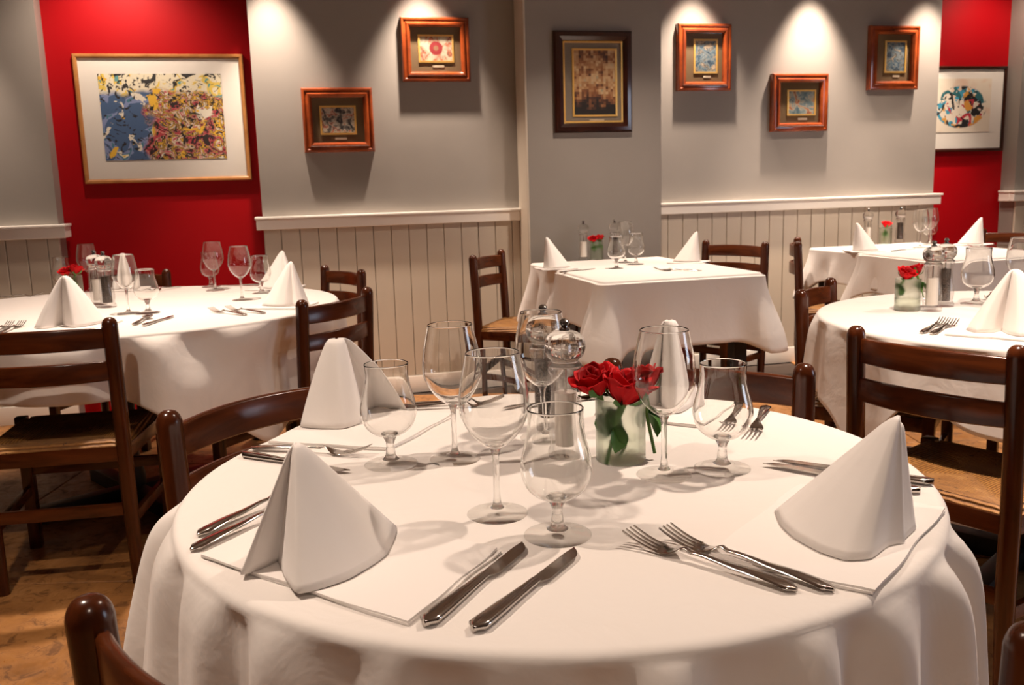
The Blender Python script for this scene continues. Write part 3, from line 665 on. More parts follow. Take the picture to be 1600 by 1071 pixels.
# ------------------------------------------------------------------ glassware
ZT = TOP + 0.0022
def smooth_prof(pts, n=6):
    out = []
    for i in range(len(pts) - 1):
        p0 = pts[max(i - 1, 0)]; p1 = pts[i]; p2 = pts[i + 1]; p3 = pts[min(i + 2, len(pts) - 1)]
        for k in range(n):
            t = k / n; out.append(tuple(0.5 * ((2 * p1[j]) + (-p0[j] + p2[j]) * t + (2 * p0[j] - 5 * p1[j] + 4 * p2[j] - p3[j]) * t * t + (-p0[j] + 3 * p1[j] - 3 * p2[j] + p3[j]) * t ** 3) for j in (0, 1)))
    out.append(pts[-1]); return [(max(r, 0.0), z) for r, z in out]
def make_glass(name, foot_r, stem_r, stem_top, outer, wall=0.0011, bottom=0.004):
    root = empty(name)
    foot = smooth_prof([(foot_r, 0.0), (foot_r + 0.0006, 0.0012), (foot_r - 0.002, 0.0026), (foot_r * 0.55, 0.0048), (stem_r * 2.2, 0.0085), (stem_r * 1.25, 0.016)], 5)
    stem = smooth_prof([(stem_r * 1.25, 0.016), (stem_r, 0.028), (stem_r * 0.96, stem_top * 0.6), (stem_r * 1.1, stem_top - 0.010), (stem_r * 1.9, stem_top)], 5)
    MB().lathe([(0.0, 0.0)] + [p for p in foot if p[1] < 0.0085 or p[0] > stem_r * 2.1] + [(0.0, 0.0085)], 64, cap=False).build('foot', M['foot'], root, True, 60, True)
    low = [(stem_r * 2.1, 0.0088), (stem_r * 1.55, 0.0120)]
    MB().lathe([(0.0, 0.0088)] + low + stem + [(0.0, stem_top + 0.0003)], 32, cap=False).build('stem', M['glass'], root, True, 60, True)
    out = smooth_prof(outer, 7); inn = []
    for i, (r, z) in enumerate(out):
        a = out[max(i - 1, 0)]; b = out[min(i + 1, len(out) - 1)]; dx, dz = b[0] - a[0], b[1] - a[1]; l = math.hypot(dx, dz) or 1
        inn.append((max(r - dz / l * wall, 0.0), z + dx / l * (wall if r > 0.012 else bottom)))
    inn = [(r, z) for r, z in inn if r > 0.002]
    prof = [(0.0, out[0][1])] + out + [(out[-1][0] - wall * 0.5, out[-1][1] + 0.0006)] + list(reversed(inn)) + [(0.0, out[0][1] + bottom)]
    MB().lathe(prof, 64, cap=False).build('bowl', M['bowl'], root, True, 60, True)
    return root
wine = Kind(make_glass('wine_glass', 0.0385, 0.0042, 0.088, [(0.008, 0.0885), (0.017, 0.0935), (0.031, 0.108), (0.0425, 0.130), (0.0445, 0.147), (0.0420, 0.172), (0.0370, 0.196), (0.0340, 0.211)]), 'glass')
snifter = Kind(make_glass('tulip_glass', 0.0400, 0.0062, 0.046, [(0.011, 0.0465), (0.022, 0.0490), (0.036, 0.0610), (0.0425, 0.080), (0.0415, 0.096), (0.0355, 0.120), (0.0325, 0.138), (0.0335, 0.157)]), 'glass')
GW = 'wine and tulip glasses'
for (x, y), lb in (((-0.093, 1.354), 'tall wine glass left of the group on the nearest table, before the cream boards'), ((-0.025, 1.112), 'tall wine glass nearest the camera'),
                   ((0.212, 1.248), 'tall wine glass before the far standing napkin, right of the roses'), ((0.048, 1.460), 'tall wine glass behind the clear mills on the nearest table'),
                   ((-1.278, 3.927), 'tall wine glass on the left table, leftmost of the back pair'), ((-1.052, 3.545), 'wine glass standing alone in the middle of the left table'),
                   ((-1.372, 3.238), 'wine glass on the left table right of the dark pepper mill'), ((-1.88, 4.06), 'wine glass behind the mills on the left table'),
                   ((0.600, 4.709), 'tall wine glass on the middle table, right of its roses'), ((1.577, 2.792), 'wine glass at the right photo edge on the right round table'),
                   ((2.317, 5.135), 'slim wine glass on the far right table, left of the pair'), ((2.445, 5.297), 'wine glass on the far right table before the red wall')):
    wine.put((x, y, ZT), lb, 0, GW)
for (x, y), lb in (((-0.190, 1.338), 'tulip glass before the tall rounded napkin'), ((0.048, 1.034), 'tulip glass nearest the camera, before the salt mill'), ((0.300, 1.269), 'tulip glass rightmost on the nearest table, by the dark forks'),
                   ((-1.351, 4.095), 'tulip glass half hidden behind the tall wine glass on the left table'), ((-1.300, 3.235), 'tulip glass behind the big chair post on the left table'), ((-1.98, 4.02), 'faint tulip glass left of the mills on the left table'),
                   ((-1.035, 3.770), 'tulip glass before the two right napkins of the left table'), ((0.514, 4.379), 'tulip glass on the middle table nearest the camera'), ((0.640, 4.600), 'round tulip glass behind the wine glass on the middle table'),
                   ((1.475, 2.855), 'wide tulip glass on the right round table, behind its napkin'), ((2.50, 5.42), 'tulip glass hidden behind the pair on the far right table')):
    snifter.put((x, y, ZT), lb, 0, GW, 1.13 if 'wide' in lb else 1.0)

# ------------------------------------------------------------------ mills
def make_mill(fill):
    root = empty('salt_mill' if fill == 'salt' else 'pepper_mill')
    body = smooth_prof([(0.0300, 0.0), (0.0305, 0.004), (0.0300, 0.010), (0.0265, 0.016), (0.0255, 0.022), (0.0275, 0.030), (0.0285, 0.045), (0.0262, 0.065), (0.0232, 0.090), (0.0225, 0.115), (0.0235, 0.128), (0.0262, 0.132), (0.0265, 0.137), (0.0245, 0.139)], 4)
    inn = [(0.0185, 0.138), (0.0172, 0.115), (0.0172, 0.080), (0.0180, 0.040), (0.0180, 0.018)]
    MB().lathe([(0.0, 0.0)] + body + inn + [(0.0, 0.018)], 48, cap=False).build('body', M['acrylic'], root, True, 45, True)
    lv = 0.100 if fill == 'salt' else 0.118
    MB().lathe([(0.0, 0.0184), (0.0176, 0.0184), (0.0176, 0.040), (0.0168, 0.080), (0.0168, lv), (0.0, lv + 0.001)], 32, cap=False).build('filling', M['salt'] if fill == 'salt' else M['pepper'], root, True, 45, True)['label'] = 'white salt' if fill == 'salt' else 'black peppercorns'
    head = smooth_prof([(0.0255, 0.1400), (0.0262, 0.143), (0.0225, 0.147), (0.0215, 0.150), (0.0270, 0.156), (0.0310, 0.166), (0.0312, 0.175), (0.0275, 0.186), (0.0190, 0.193), (0.0080, 0.1955)], 4)
    MB().lathe([(0.0, 0.1400)] + head + [(0.0, 0.1957)], 48, cap=False).build('head', M['acrylic_head'], root, True, 45, True)
    MB().lathe([(0.0022, 0.101 if fill == 'salt' else 0.119), (0.0022, 0.1395)], 12).build('spindle', M['steel'], root)
    MB().lathe([(0.0, 0.196), (0.0085, 0.196), (0.0085, 0.199), (0.005, 0.2005), (0.0045, 0.203), (0.0075, 0.206), (0.0075, 0.210), (0.004, 0.2135), (0.0, 0.214)], 20, cap=False).build('knob', M['steel_dark'], root, True, 40, True)
    return root
salt = Kind(make_mill('salt'), 'mill'); pepper = Kind(make_mill('pepper'), 'mill')
GM = 'clear acrylic mills'
for (x, y), lb in (((0.080, 1.361), 'clear acrylic salt mill with steel knob left of the roses on the nearest table'), ((-1.610, 3.536), 'clear salt mill beside the dark pepper mill on the left table'), ((0.403, 4.942), 'clear salt mill left of the roses on the middle table'), ((1.280, 2.740), 'large clear salt mill right of the roses on the right round table'), ((2.17, 5.52), 'salt mill left of the roses on the far right table')):
    salt.put((x, y, ZT), lb, 0, GM)
for (x, y), lb in (((0.054, 1.530), 'clear mill half hidden behind the salt mill on the nearest table'), ((-1.535, 3.445), 'clear mill with black peppercorns on the left table'), ((0.575, 4.97), 'clear mill right of the roses on the middle table'), ((1.36, 2.83), 'slim clear mill behind the salt mill on the right round table'), ((2.40, 5.60), 'mill with black pepper right of the roses on the far right table')):
    pepper.put((x, y, ZT), lb, 0, GM)

# ------------------------------------------------------------------ vases and roses
def make_vase():
    root = empty('vase'); r = 0.0375; h = 0.098
    prof = [(0.0, 0.0), (r - 0.002, 0.0), (r, 0.002), (r, h - 0.001), (r - 0.0012, h), (r - 0.0024, h - 0.001), (r - 0.0024, 0.008), (0.0, 0.008)]
    MB().lathe(prof, 56, cap=False).build('glass_wall', M['frost'], root, True, 40, True)
    MB().lathe([(0.0, 0.0085), (r - 0.0030, 0.0085), (r - 0.0030, 0.036), (0.0, 0.036)], 40, cap=False).build('water', M['vase_water'], root, True, 40, True)
    return root
vase = Kind(make_vase(), 'vase')
def leaf_mesh(b, base, tip, width, cup=0.15, n=6, up=(0, 0, 1)):
    base = Vector(base); tip = Vector(tip); d = tip - base; s_ = d.cross(Vector(up)).normalized(); nr = s_.cross(d).normalized()
    vs = []; fs = []
    for i in range(n + 1):
        t = i / n; w = width * math.sin(PI * min(1, t * 0.94 + 0.06)) ** 0.8; c = base + d * t + nr * (math.sin(PI * t) * d.length * cup)
        vs += [c - s_ * w + nr * w * 0.35, c, c + s_ * w + nr * w * 0.35]
    for i in range(n):
        for k in range(2): a = i * 3 + k; fs.append((a, a + 1, a + 4, a + 3))
    return b.add(vs, fs)
def make_rose(seed):
    rnd = random.Random(seed); root = empty('rose')
    def petal(rad, hgt, ang, wid, curl, z0, spread):
        b = MB(); vs = []; fs = []; nu, nv = 9, 8
        for j in range(nv + 1):
            v = j / nv
            for i in range(nu + 1):
                u = i / nu * 2 - 1
                taper = math.sin(PI * (0.12 + 0.80 * v) * 0.5 + 0.2) if v < 0.85 else math.sin(PI * 0.8 * 0.5 + 0.2) * (1 - 0.25 * ((v - 0.85) / 0.15) ** 2)
                a = ang + u * wid * taper
                r = rad * (0.30 + 0.70 * math.sin(min(1, v * 1.35) * PI / 2)) + spread * v * v + curl * max(0, v - 0.68) * (1.6 - 0.5 * abs(u)) 
                z = z0 + hgt * v - 0.20 * hgt * (abs(u) ** 2.5) * v - curl * 1.5 * max(0, v - 0.78)
                vs.append((r * math.cos(a), r * math.sin(a), z + 0.0008 * math.sin(7 * u + ang * 3)))
        for j in range(nv):
            for i in range(nu): q = j * (nu + 1) + i; fs.append((q, q + 1, q + nu + 2, q + nu + 1))
        return b.add(vs, fs)
    core = MB()
    for k in range(7):
        pb = petal(0.0035 + 0.0016 * k, 0.030 - 0.0004 * k, k * 2.4 + rnd.random(), 1.25, 0.002 * (k > 3), 0.0, 0.0005 * k); core.add(pb.v, pb.f)
    o = core.build('bloom', M['rose_dark'], root, True, 80); 
    for k in range(5):
        o = petal(0.0165, 0.031, k * 2 * PI / 5 + rnd.uniform(-.15, .15), 0.80, 0.006, -0.001, 0.0012).build('petal', M['rose'], root, True, 80)
    for k in range(6):
        o = petal(0.0205, 0.029, k * 2 * PI / 6 + 0.4 + rnd.uniform(-.15, .15), 0.74, 0.013, -0.002, 0.0022).build('petal', M['rose'], root, True, 80)
    for ob in root.children:
        so = ob.modifiers.new('thick', 'SOLIDIFY'); so.thickness = 0.0006
    b = MB()
    for k in range(5):
        a = k * 2 * PI / 5 + 0.3; leaf_mesh(b, (0.004 * math.cos(a), 0.004 * math.sin(a), -0.003), (0.024 * math.cos(a), 0.024 * math.sin(a), 0.004 + 0.016 * (k % 2)), 0.0045, -0.25)
    b.build('sepals', M['leaf'], root, True, 80)
    MB().tube([(0, 0, -0.002), (0.001, 0.001, -0.03), (0.004, -0.002, -0.075)], [0.0045, 0.002, 0.002], 8).build('stem', M['rose_stem'], root)
    for (p0, p1, w_) in (((0.001, 0.001, -0.020), (0.010, 0.006, -0.046), 0.009), ((0.002, 0.0, -0.026), (-0.009, -0.006, -0.052), 0.010), ((0.0, 0, -0.008), (-0.012, 0.016, 0.010), 0.006), ((0.002, 0, -0.022), (0.003, -0.010, -0.058), 0.010), ((0.0, 0, -0.006), (-0.018, -0.010, 0.012), 0.005), ((0.0, 0, -0.008), (0.018, -0.010, 0.010), 0.005)):
        leaf_mesh(MB(), p0, p1, w_, 0.15).build('leaf', M['leaf'], root, True, 80)
    return root
rose = Kind(make_rose(3), 'rose')
TI = {'nearest': (0.160, 1.329), 'left': (-1.801, 3.74), 'middle': (0.474, 4.958), 'right round': (1.218, 2.767), 'far right': (2.268, 5.493)}
for nm, (x, y) in TI.items():
    vase.put((x, y, ZT), 'frosted pale green glass vase of roses on the %s table' % nm, 0, 'rose vases')
zr = ZT + 0.100
def put_rose(x, y, z, lb, rz, tx=0, ty=0, sc=1.0):
    o = rose.put((x, y, z), lb, rz, 'red roses', sc); o.rotation_euler = (tx, ty, rz); return o
put_rose(0.127, 1.330, zr + 0.006, 'red rose at the left of the nearest vase', 0.3, 0.10, -0.32, 1.35)
put_rose(0.162, 1.303, zr - 0.002, 'largest red rose in the middle of the nearest vase', 1.4, 0.28, 0.02, 1.5)
put_rose(0.196, 1.342, zr + 0.004, 'red rose behind the wine glass in the nearest vase', 2.2, 0.0, 0.28, 1.3)
put_rose(-1.822, 3.735, zr + 0.004, 'red rose left in the vase on the left table', 0.9, 0.2, -0.35)
put_rose(-1.780, 3.728, zr + 0.010, 'larger red rose right in the vase on the left table', 2.0, 0.3, 0.15, 1.15)
put_rose(0.455, 4.945, zr + 0.000, 'bright red rose in the vase on the middle table', 0.2, 0.35, -0.2)
put_rose(0.492, 4.960, zr + 0.004, 'dark rose at the right of the vase on the middle table', 1.9, 0.1, 0.35)
put_rose(1.202, 2.755, zr + 0.002, 'left red rose in the vase on the right round table', 1.1, 0.35, -0.2, 1.1)
put_rose(1.245, 2.772, zr + 0.010, 'right red rose in the vase on the right round table', 2.8, 0.25, 0.35)
put_rose(2.268, 5.490, zr + 0.002, 'red rose in the vase on the far right table', 0.5, 0.2, 0.0, 1.15)

# ------------------------------------------------------------------ napkins
def catmull(pts, n):
    out = []
    for i in range(len(pts) - 1):
        p0 = pts[max(i - 1, 0)]; p1 = pts[i]; p2 = pts[i + 1]; p3 = pts[min(i + 2, len(pts) - 1)]
        for k in range(n):
            t = k / n; out.append(tuple(0.5 * ((2 * p1[j]) + (-p0[j] + p2[j]) * t + (2 * p0[j] - 5 * p1[j] + 4 * p2[j] - p3[j]) * t * t + (-p0[j] + 3 * p1[j] - 3 * p2[j] + p3[j]) * t ** 3) for j in range(len(p1))))
    out.append(tuple(pts[-1])); return out
def sail(bot, h, round_=0.010, bulge=0.0, lift=0.0, rows=18, sub=5, tuck=0.5):
    """standing folded sheet: apex above the origin, foot along the bottom line"""
    B = catmull([(x, y, 0.0) for x, y in bot], sub); Ln = [tuple(bot[i][j] + (bot[i + 1][j] - bot[i][j]) * k / sub for j in (0, 1)) for i in range(len(bot) - 1) for k in range(sub)] + [tuple(bot[-1])]; B = [(0.5 * a[0] + 0.5 * c[0], 0.5 * a[1] + 0.5 * c[1], 0) for a, c in zip(B, Ln)]; vs = []; fs = []; n = len(B)
    for j in range(rows + 1):
        s_ = j / rows
        for i, (x, y, _) in enumerate(B):
            l = math.hypot(x, y) or 1e-6; ax, ay = x / l * min(round_, l), y / l * min(round_, l)
            # straight side, then a rounded shoulder over the last part
            q = s_ ** (1.0 + bulge * 0.25); rx = x * (1 - q) + ax * q; ry = y * (1 - q) + ay * q; z = h * (1 - (1 - s_) ** (1.0 + bulge))
            if s_ > 0.90: k = (s_ - 0.90) / 0.10; rx = rx * (1 - 0.55 * k * k); ry = ry * (1 - 0.55 * k * k); z -= 0.10 * h * 0.25 * k * k
            vs.append((rx, ry, z + 0.0012))
    for j in range(rows):
        for i in range(n - 1): a = j * n + i; fs.append((a, a + 1, a + n + 1, a + n))
    return MB().add(vs, fs)
def flat_sheet(c, z, th=0.0022, ripple=0.0015, seed=0, rot=0.0):
    """flat folded layer with four corners c"""
    b = MB(); n = 12; vs = []; fs = []; rnd = random.Random(seed); p = rnd.uniform(0, 6)
    for s2, dz in ((1, th), (0, 0.0)):
        for j in range(n + 1):
            v = j / n
            for i in range(n + 1):
                u = i / n; x = (c[0][0] * (1 - u) + c[1][0] * u) * (1 - v) + (c[3][0] * (1 - u) + c[2][0] * u) * v; y = (c[0][1] * (1 - u) + c[1][1] * u) * (1 - v) + (c[3][1] * (1 - u) + c[2][1] * u) * v
                e = max(abs(2 * u - 1), abs(2 * v - 1)) ** 6; w = ripple * (1 + math.sin(9 * u + p) * math.cos(7 * v + p)) * e * s2 
                x += 0.002 * math.sin(11 * v + p) * (2 * u - 1) * e; y += 0.002 * math.sin(13 * u + p) * (2 * v - 1) * e
                vs.append((x, y, z + dz + w))
    m_ = (n + 1) ** 2
    for j in range(n):
        for i in range(n): a = j * (n + 1) + i; fs.append((a, a + 1, a + n + 2, a + n + 1)); fs.append((m_ + a, m_ + a + n + 1, m_ + a + n + 2, m_ + a + 1))
    edge = [i for i in range(n + 1)] + [j * (n + 1) + n for j in range(1, n + 1)] + [n * (n + 1) + i for i in range(n - 1, -1, -1)] + [j * (n + 1) for j in range(n - 1, 0, -1)]
    for k in range(len(edge)): a, d = edge[k], edge[(k + 1) % len(edge)]; fs.append((a, m_ + a, m_ + d, d))
    return b.add(vs, fs)
def make_napkin(sails, base, layers=2, mirror=1):
    root = empty('napkin'); f = lambda L: [(x * mirror, y) for x, y in L]
    c = f(base)
    for k in range(layers):
        d = 0.006 * k; cc = [(x + d * (1 if i in (1, 2) else -1) * mirror * (0.4), y + d * (0.8 if i > 1 else -0.5)) for i, (x, y) in enumerate(c)] if k else c
        flat_sheet([(x * (1 - 0.02 * k), y * (1 - 0.02 * k)) for x, y in cc], 0.0 + 0.0026 * k, 0.0016, 0.0009, 5 + k).build('flat_fold', M['napkin'], root, True, 60)
    for (bot, h, rd, bu) in sails:
        b = sail(f(bot), h, rd, bu); b.v = [(x, y, z + 0.0046) for x, y, z in b.v]
        o = b.build('standing_fold', M['napkin'], root, True, 70); so = o.modifiers.new('thick', 'SOLIDIFY'); so.thickness = 0.0022; so.offset = 0
    return root
N1 = make_napkin([([(-0.030, 0.060), (-0.060, 0.020), (-0.0678, -0.0313), (-0.049, -0.0218), (-0.0285, -0.0071), (-0.0206, -0.0583), (-0.0087, -0.0989), (0.0196, -0.0924), (0.0488, -0.0757), (0.0891, -0.0289), (0.1115, 0.0568), (0.06, 0.09)], 0.136, 0.0035, 0.0)],
                 [(-0.117, 0.0462), (0.0937, -0.1946), (0.2174, -0.0483), (0.010, 0.180)])
N2 = make_napkin([([(-0.020, 0.050), (-0.064, 0.010), (-0.0711, -0.0301), (-0.0377, -0.0537), (0.0007, -0.0657), (0.030, -0.040), (0.0371, -0.0049), (0.042, 0.05), (0.060, 0.075), (0.0815, 0.066), (0.1269, 0.0397)], 0.152, 0.012, 0.22)],
                 [(-0.1235, -0.1059), (0.0743, -0.2083), (0.2015, -0.0191), (0.005, 0.11)])
conebot = [(-0.0616, -0.0200), (-0.050, -0.030), (-0.0300, -0.012), (-0.0204, 0.022), (-0.0130, -0.020), (-0.002, -0.046), (0.018, -0.042), (0.030, -0.018), (0.040, 0.010), (0.056, 0.030), (0.03, 0.06)]
N3 = make_napkin([(conebot, 0.165, 0.010, 0.16)], [(-0.1347, -0.0447), (0.0545, -0.1241), (0.1225, 0.0507), (-0.07, 0.12)])
sailbot = [(-0.1376, -0.020), (-0.125, -0.065), (-0.1056, -0.1005), (-0.0755, -0.1322), (-0.0479, -0.146), (-0.0232, -0.1337), (-0.0068, -0.0911), (0.0108, -0.0734)]
sail2 = [(0.008, -0.070), (0.016, -0.045), (0.022, -0.020), (0.010, 0.040), (-0.03, 0.06)]
N4 = make_napkin([(sailbot, 0.131, 0.004, 0.0), (sail2, 0.122, 0.004, 0.0)], [(-0.1909, -0.1731), (-0.016, -0.2134), (0.055, 0.0599), (-0.12, 0.10)])
widebot = [(-0.105, 0.010), (-0.085, -0.030), (-0.050, -0.020), (-0.022, 0.012), (-0.012, -0.035), (0.010, -0.070), (0.045, -0.060), (0.080, -0.030), (0.110, 0.010), (0.09, 0.05)]
N7 = make_napkin([(widebot, 0.165, 0.007, 0.10)], [(-0.16, -0.06), (0.09, -0.13), (0.16, 0.03), (-0.09, 0.11)])
thinbot = [(-0.1176, 0.000), (-0.080, -0.030), (-0.040, -0.050), (-0.010, -0.045), (0.0150, -0.020), (0.0180, 0.010), (0.000, 0.040)]
N5 = make_napkin([(thinbot, 0.153, 0.004, 0.0)], [(-0.15, -0.06), (0.02, -0.11), (0.07, 0.03), (-0.10, 0.09)])
N5m = make_napkin([(thinbot, 0.153, 0.004, 0.0)], [(-0.15, -0.06), (0.02, -0.11), (0.07, 0.03), (-0.10, 0.09)], mirror=-1)
sidebot = [(-0.115, 0.01), (-0.07, -0.045), (-0.03, -0.062), (0.0, -0.055), (0.012, -0.075), (0.035, -0.070), (0.055, -0.030), (0.050, 0.02)]
N6 = make_napkin([(sidebot, 0.160, 0.004, 0.0)], [(-0.17, -0.04), (0.02, -0.13), (0.09, 0.03), (-0.09, 0.12)])
GN = 'standing folded napkins'
def put_nap(k, x, y, lb, drz=0.0, sc=1.0): return k.put((x, y, ZT), lb, -math.atan2(x, y) + drz, GN, sc)
kN = {n_: Kind(o, 'napkin') for n_, o in (('1', N1), ('2', N2), ('3', N3), ('4', N4), ('5', N5), ('5m', N5m), ('6', N6), ('7', N7))}
put_nap(kN['1'], -0.244, 0.980, 'pointed white napkin nearest the camera on the left of the nearest table')
put_nap(kN['2'], -0.313, 1.600, 'tall rounded white napkin at the back left of the nearest table')
put_nap(kN['3'], 0.285, 1.620, 'narrow white napkin seen through the wine glass on the nearest table')
put_nap(kN['4'], 0.455, 1.040, 'large white napkin like a sail at the right of the nearest table')
put_nap(kN['7'], -1.440, 2.940, 'rounded napkin before the roses on the left table', 0.0, 1.0)
put_nap(kN['3'], -1.730, 4.080, 'napkin seen through a wine glass at the back of the left table', 0.1, 0.98)
put_nap(kN['6'], -0.985, 3.960, 'pointed napkin at the back right of the left table')
put_nap(kN['6'], -0.800, 3.330, 'pointed napkin beside the ladder-back chair on the left table')
put_nap(kN['5m'], 0.185, 4.500, 'pointed napkin at the left end of the middle table')
put_nap(kN['5'], 0.950, 4.620, 'pointed napkin at the right end of the middle table')
put_nap(kN['5m'], 1.905, 5.000, 'pointed napkin at the left end of the far right table')
put_nap(kN['5'], 2.690, 5.200, 'pointed napkin before the red wall on the far right table')
put_nap(kN['7'], 1.285, 2.300, 'tall rounded napkin at the right edge on the right round table', 0.1, 1.0)

# ------------------------------------------------------------------ cutlery (handle end at the origin, pointing along +x)
def blade_loft(pts, n=10):
    """pts: (x, half width, thickness, z centre)"""
    rings = []
    for x, w_, th, z in pts:
        rings.append([(x, w_ * math.copysign(abs(math.cos(2 * PI * k / n)) ** 0.7, math.cos(2 * PI * k / n)), z + th / 2 * math.copysign(abs(math.sin(2 * PI * k / n)) ** 0.8, math.sin(2 * PI * k / n))) for k in range(n)])
    return MB().loft(rings)
def handle_pts(L=0.12, arch=0.004):
    out = []
    for k in range(15):
        t = k / 14; w_ = 0.0098 * math.sqrt(max(0.02, 1 - (1 - min(1, t / 0.06)) ** 2)) if t < 0.06 else 0.0098 - 0.0063 * sm((t - 0.06) / 0.94)
        th = 0.0042 if t < 0.75 else 0.0042 - 0.0008 * (t - 0.75) / 0.25
        out.append((t * L, max(w_, 0.002), th, 0.0035 + arch * math.sin(PI * min(1, t * 1.0)) + 0.006 * sm((t - 0.55) / 0.45)))
    return out
def make_fork():
    root = empty('fork'); hp = handle_pts(0.125)
    hp += [(0.132, 0.0034, 0.0030, 0.0125), (0.138, 0.0045, 0.0026, 0.0105)]
    blade_loft(hp).build('handle', M['steel'], root, True, 60)
    b = blade_loft([(0.136, 0.0040, 0.0026, 0.0112), (0.142, 0.0075, 0.0022, 0.0080), (0.149, 0.0112, 0.0020, 0.0045), (0.157, 0.0125, 0.0018, 0.0030), (0.165, 0.0125, 0.0018, 0.0038)], 12)
    for k in range(4):
        y = -0.0105 + 0.007 * k; rings = []
        for t in range(8):
            u = t / 7; x = 0.1645 + 0.046 * u; z = 0.0038 + 0.013 * u ** 1.6; w_ = 0.0022 * (1 - 0.55 * u); yy = y * (1 + 0.04 * u)
            rings.append([(x, yy - w_, z - 0.0008), (x, yy + w_, z - 0.0008), (x, yy + w_, z + 0.0008), (x, yy - w_, z + 0.0008)])
        b.loft(rings)
    b.build('tines', M['steel'], root, True, 60); return root
def make_knife():
    root = empty('table_knife')
    pts = []
    for k in range(15):
        t = k / 14; w_ = 0.0105 * math.sqrt(max(0.03, 1 - (1 - min(1, t / 0.08)) ** 2)) if t < 0.08 else 0.0105 - 0.0045 * sm((t - 0.08) / 0.92)
        pts.append((t * 0.122, w_, 0.0085 - 0.0035 * t, 0.0047))
    blade_loft(pts, 14).build('handle', M['steel'], root, True, 60)
    b = MB(); rings = []
    for k in range(16):
        u = k / 15; x = 0.119 + 0.098 * u; back = 0.0050 - 0.0015 * sm((u - 0.75) / 0.25); edge = 0.0052 + 0.0065 * sm(u / 0.12) ; edge *= 1 - 0.10 * u
        if u > 0.72: q = (u - 0.72) / 0.28; edge = edge * (1 - q ** 2.2) - back * q ** 2.2 * 0.9
        z = 0.0046
        rings.append([(x, back, z - 0.0009), (x, back, z + 0.0009), (x, -edge, z + 0.00015), (x, -edge, z - 0.00015)])
    b.loft(rings).build('blade', M['steel'], root, True, 40); return root
def make_spoon():
    root = empty('spoon'); blade_loft(handle_pts(0.125) + [(0.134, 0.0034, 0.0028, 0.0110)]).build('handle', M['steel'], root, True, 60)
    vs = []; fs = []; n = 10
    for j in range(n + 1):
        u = j / n; x = 0.132 + 0.055 * u; hw = 0.0185 * math.sin(PI * min(1, u * 0.90 + 0.06)) ** 0.7
        for i in range(9): v = i / 8 * 2 - 1; vs.append((x, v * hw, 0.0105 - 0.0085 * (1 - v * v) * math.sin(PI * min(1, max(0, u * 0.95 + 0.03)))))
    for j in range(n):
        for i in range(8): a = j * 9 + i; fs.append((a, a + 1, a + 10, a + 9))
    o = MB().add(vs, fs).build('bowl', M['steel'], root, True, 70); so = o.modifiers.new('thick', 'SOLIDIFY'); so.thickness = 0.0010
    return root
fork = Kind(make_fork(), 'fork'); knife = Kind(make_knife(), 'knife'); spoon = Kind(make_spoon(), 'spoon')
def put_c(k, h, t, lb, dz=0.0):
    return k.put((h[0], h[1], ZT + dz), lb, math.atan2(t[1] - h[1], t[0] - h[0]), {'fork': 'steel forks', 'knife': 'steel table knives', 'spoon': 'steel spoons'}[k.cat])
put_c(knife, (-0.092, 0.811), (0.012, 1.011), 'steel knife touching the nearest napkin, left of the front pair')
put_c(knife, (-0.045, 0.797), (0.062, 0.974), 'steel knife nearest the camera, right of the front pair')
put_c(fork, (0.281, 0.862), (0.125, 1.012), 'steel fork left of the front pair, before the sail-like napkin')
put_c(fork, (0.318, 0.860), (0.167, 1.019), 'steel fork right of the front pair, tucked by the napkin edge')
put_c(fork, (-0.393, 1.061), (-0.315, 1.20), 'fork handle at the left rim of the nearest table, farther one', 0.0)
put_c(fork, (-0.385, 1.014), (-0.300, 1.156), 'fork handle at the left rim of the nearest table, nearer one', 0.0)
put_c(knife, (0.563, 1.172), (0.378, 1.292), 'knife passing behind the right napkin, farther one')
put_c(knife, (0.530, 1.139), (0.366, 1.275), 'knife passing behind the right napkin, nearer one')
put_c(knife, (-0.436, 1.405), (-0.253, 1.300), 'knife before the tall rounded napkin, tip towards the glasses')
put_c(fork, (-0.432, 1.440), (-0.253, 1.390), 'fork before the tall rounded napkin beside a knife')
put_c(fork, (-0.225, 1.700), (-0.016, 1.712), 'fork at the far rim seen behind the left wine glass, upper one')
put_c(fork, (-0.240, 1.675), (-0.040, 1.690), 'fork at the far rim seen behind the left wine glass, lower one')
put_c(knife, (0.180, 1.735), (0.000, 1.660), 'knife at the far rim behind the salt mill')
put_c(fork, (0.462, 1.615), (0.395, 1.450), 'dark fork pointing at the camera right of the tulip glass')
put_c(fork, (0.430, 1.650), (0.360, 1.480), 'dark fork seen through the right tulip glass')
put_c(fork, (-0.850, 3.120), (-1.082, 3.293), 'fork on the left table before the right napkin, farther one')
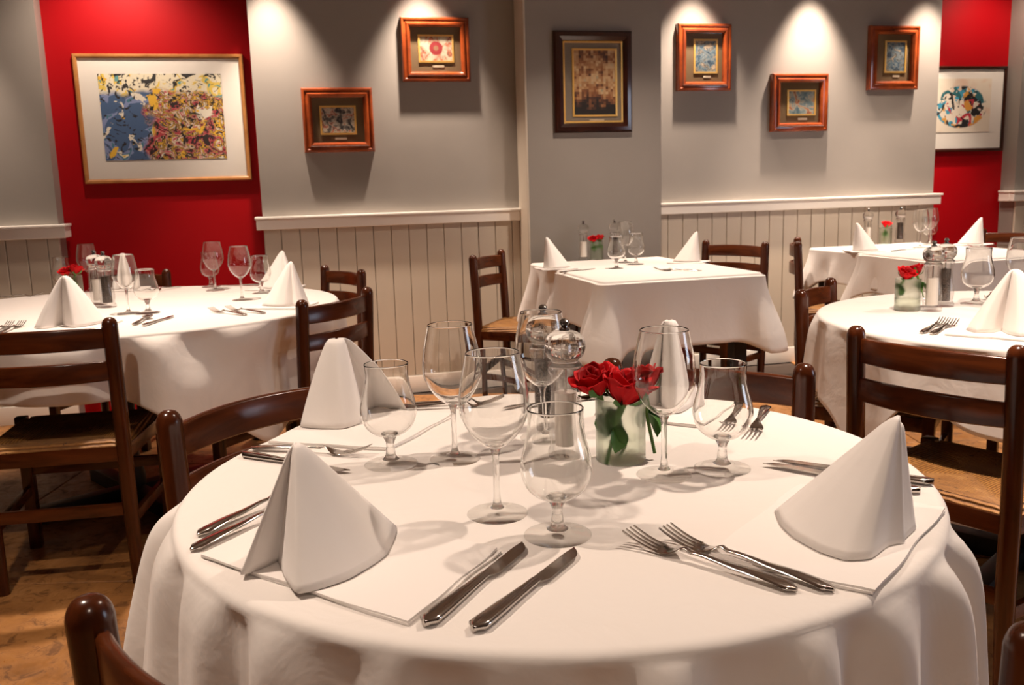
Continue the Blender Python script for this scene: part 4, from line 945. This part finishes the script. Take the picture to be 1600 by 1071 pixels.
put_c(fork, (-0.905, 3.085), (-1.10, 3.24), 'fork on the left table before the right napkin, nearer one')
put_c(spoon, (-1.225, 2.92), (-1.245, 3.12), 'spoon behind the big chair post on the left table')
put_c(knife, (-1.185, 2.90), (-1.165, 3.12), 'knife beside the spoon on the left table')
put_c(fork, (-1.600, 2.800), (-1.625, 2.98), 'fork standing at the left photo edge on the left table')
put_c(fork, (-1.640, 2.800), (-1.665, 2.98), 'second fork at the left photo edge on the left table')
put_c(fork, (-2.22, 3.86), (-2.03, 3.92), 'fork at the back left of the left table')
put_c(knife, (-1.10, 4.10), (-1.30, 4.10), 'knife at the back of the left table behind the wine glass')
put_c(fork, (-1.50, 4.13), (-1.56, 3.95), 'fork at the back of the left table by the rear chair')
put_c(knife, (0.235, 4.260), (0.440, 4.400), 'knife beside the left napkin of the middle table')
put_c(fork, (0.865, 4.160), (0.690, 4.235), 'dark fork lying on the near half of the middle table, upper one')
put_c(spoon, (0.875, 4.130), (0.700, 4.190), 'dark spoon lying on the near half of the middle table')
put_c(knife, (2.05, 4.88), (2.235, 5.00), 'knife beside the left napkin of the far right table')
put_c(fork, (2.75, 5.02), (2.57, 5.04), 'fork beside the right napkin of the far right table')
put_c(fork, (1.072, 2.340), (1.205, 2.500), 'fork on the right round table behind the big chair, upper one')
put_c(fork, (1.088, 2.318), (1.225, 2.478), 'fork on the right round table behind the big chair, lower one')
put_c(fork, (1.66, 3.10), (1.56, 2.94), 'dark fork behind the napkin of the right round table')
for k_ in list(kN.values()) + [wine, snifter, chair, salt, pepper, vase, rose, fork, knife, spoon]:
    assert k_.used
# real light through the real glass: the bowls focus the lamps onto the cloth
for l_ in bpy.data.lights: l_.cycles.is_caustics_light = True
for o_ in bpy.data.objects:
    b_ = o_.name.split('.')[0]
    if b_ in ('bowl', 'stem') and o_.parent and 'glass' in o_.parent.name: o_.cycles.is_caustics_caster = True
    if b_ in ('tablecloth', 'flat_fold', 'standing_fold'): o_.cycles.is_caustics_receiver = True
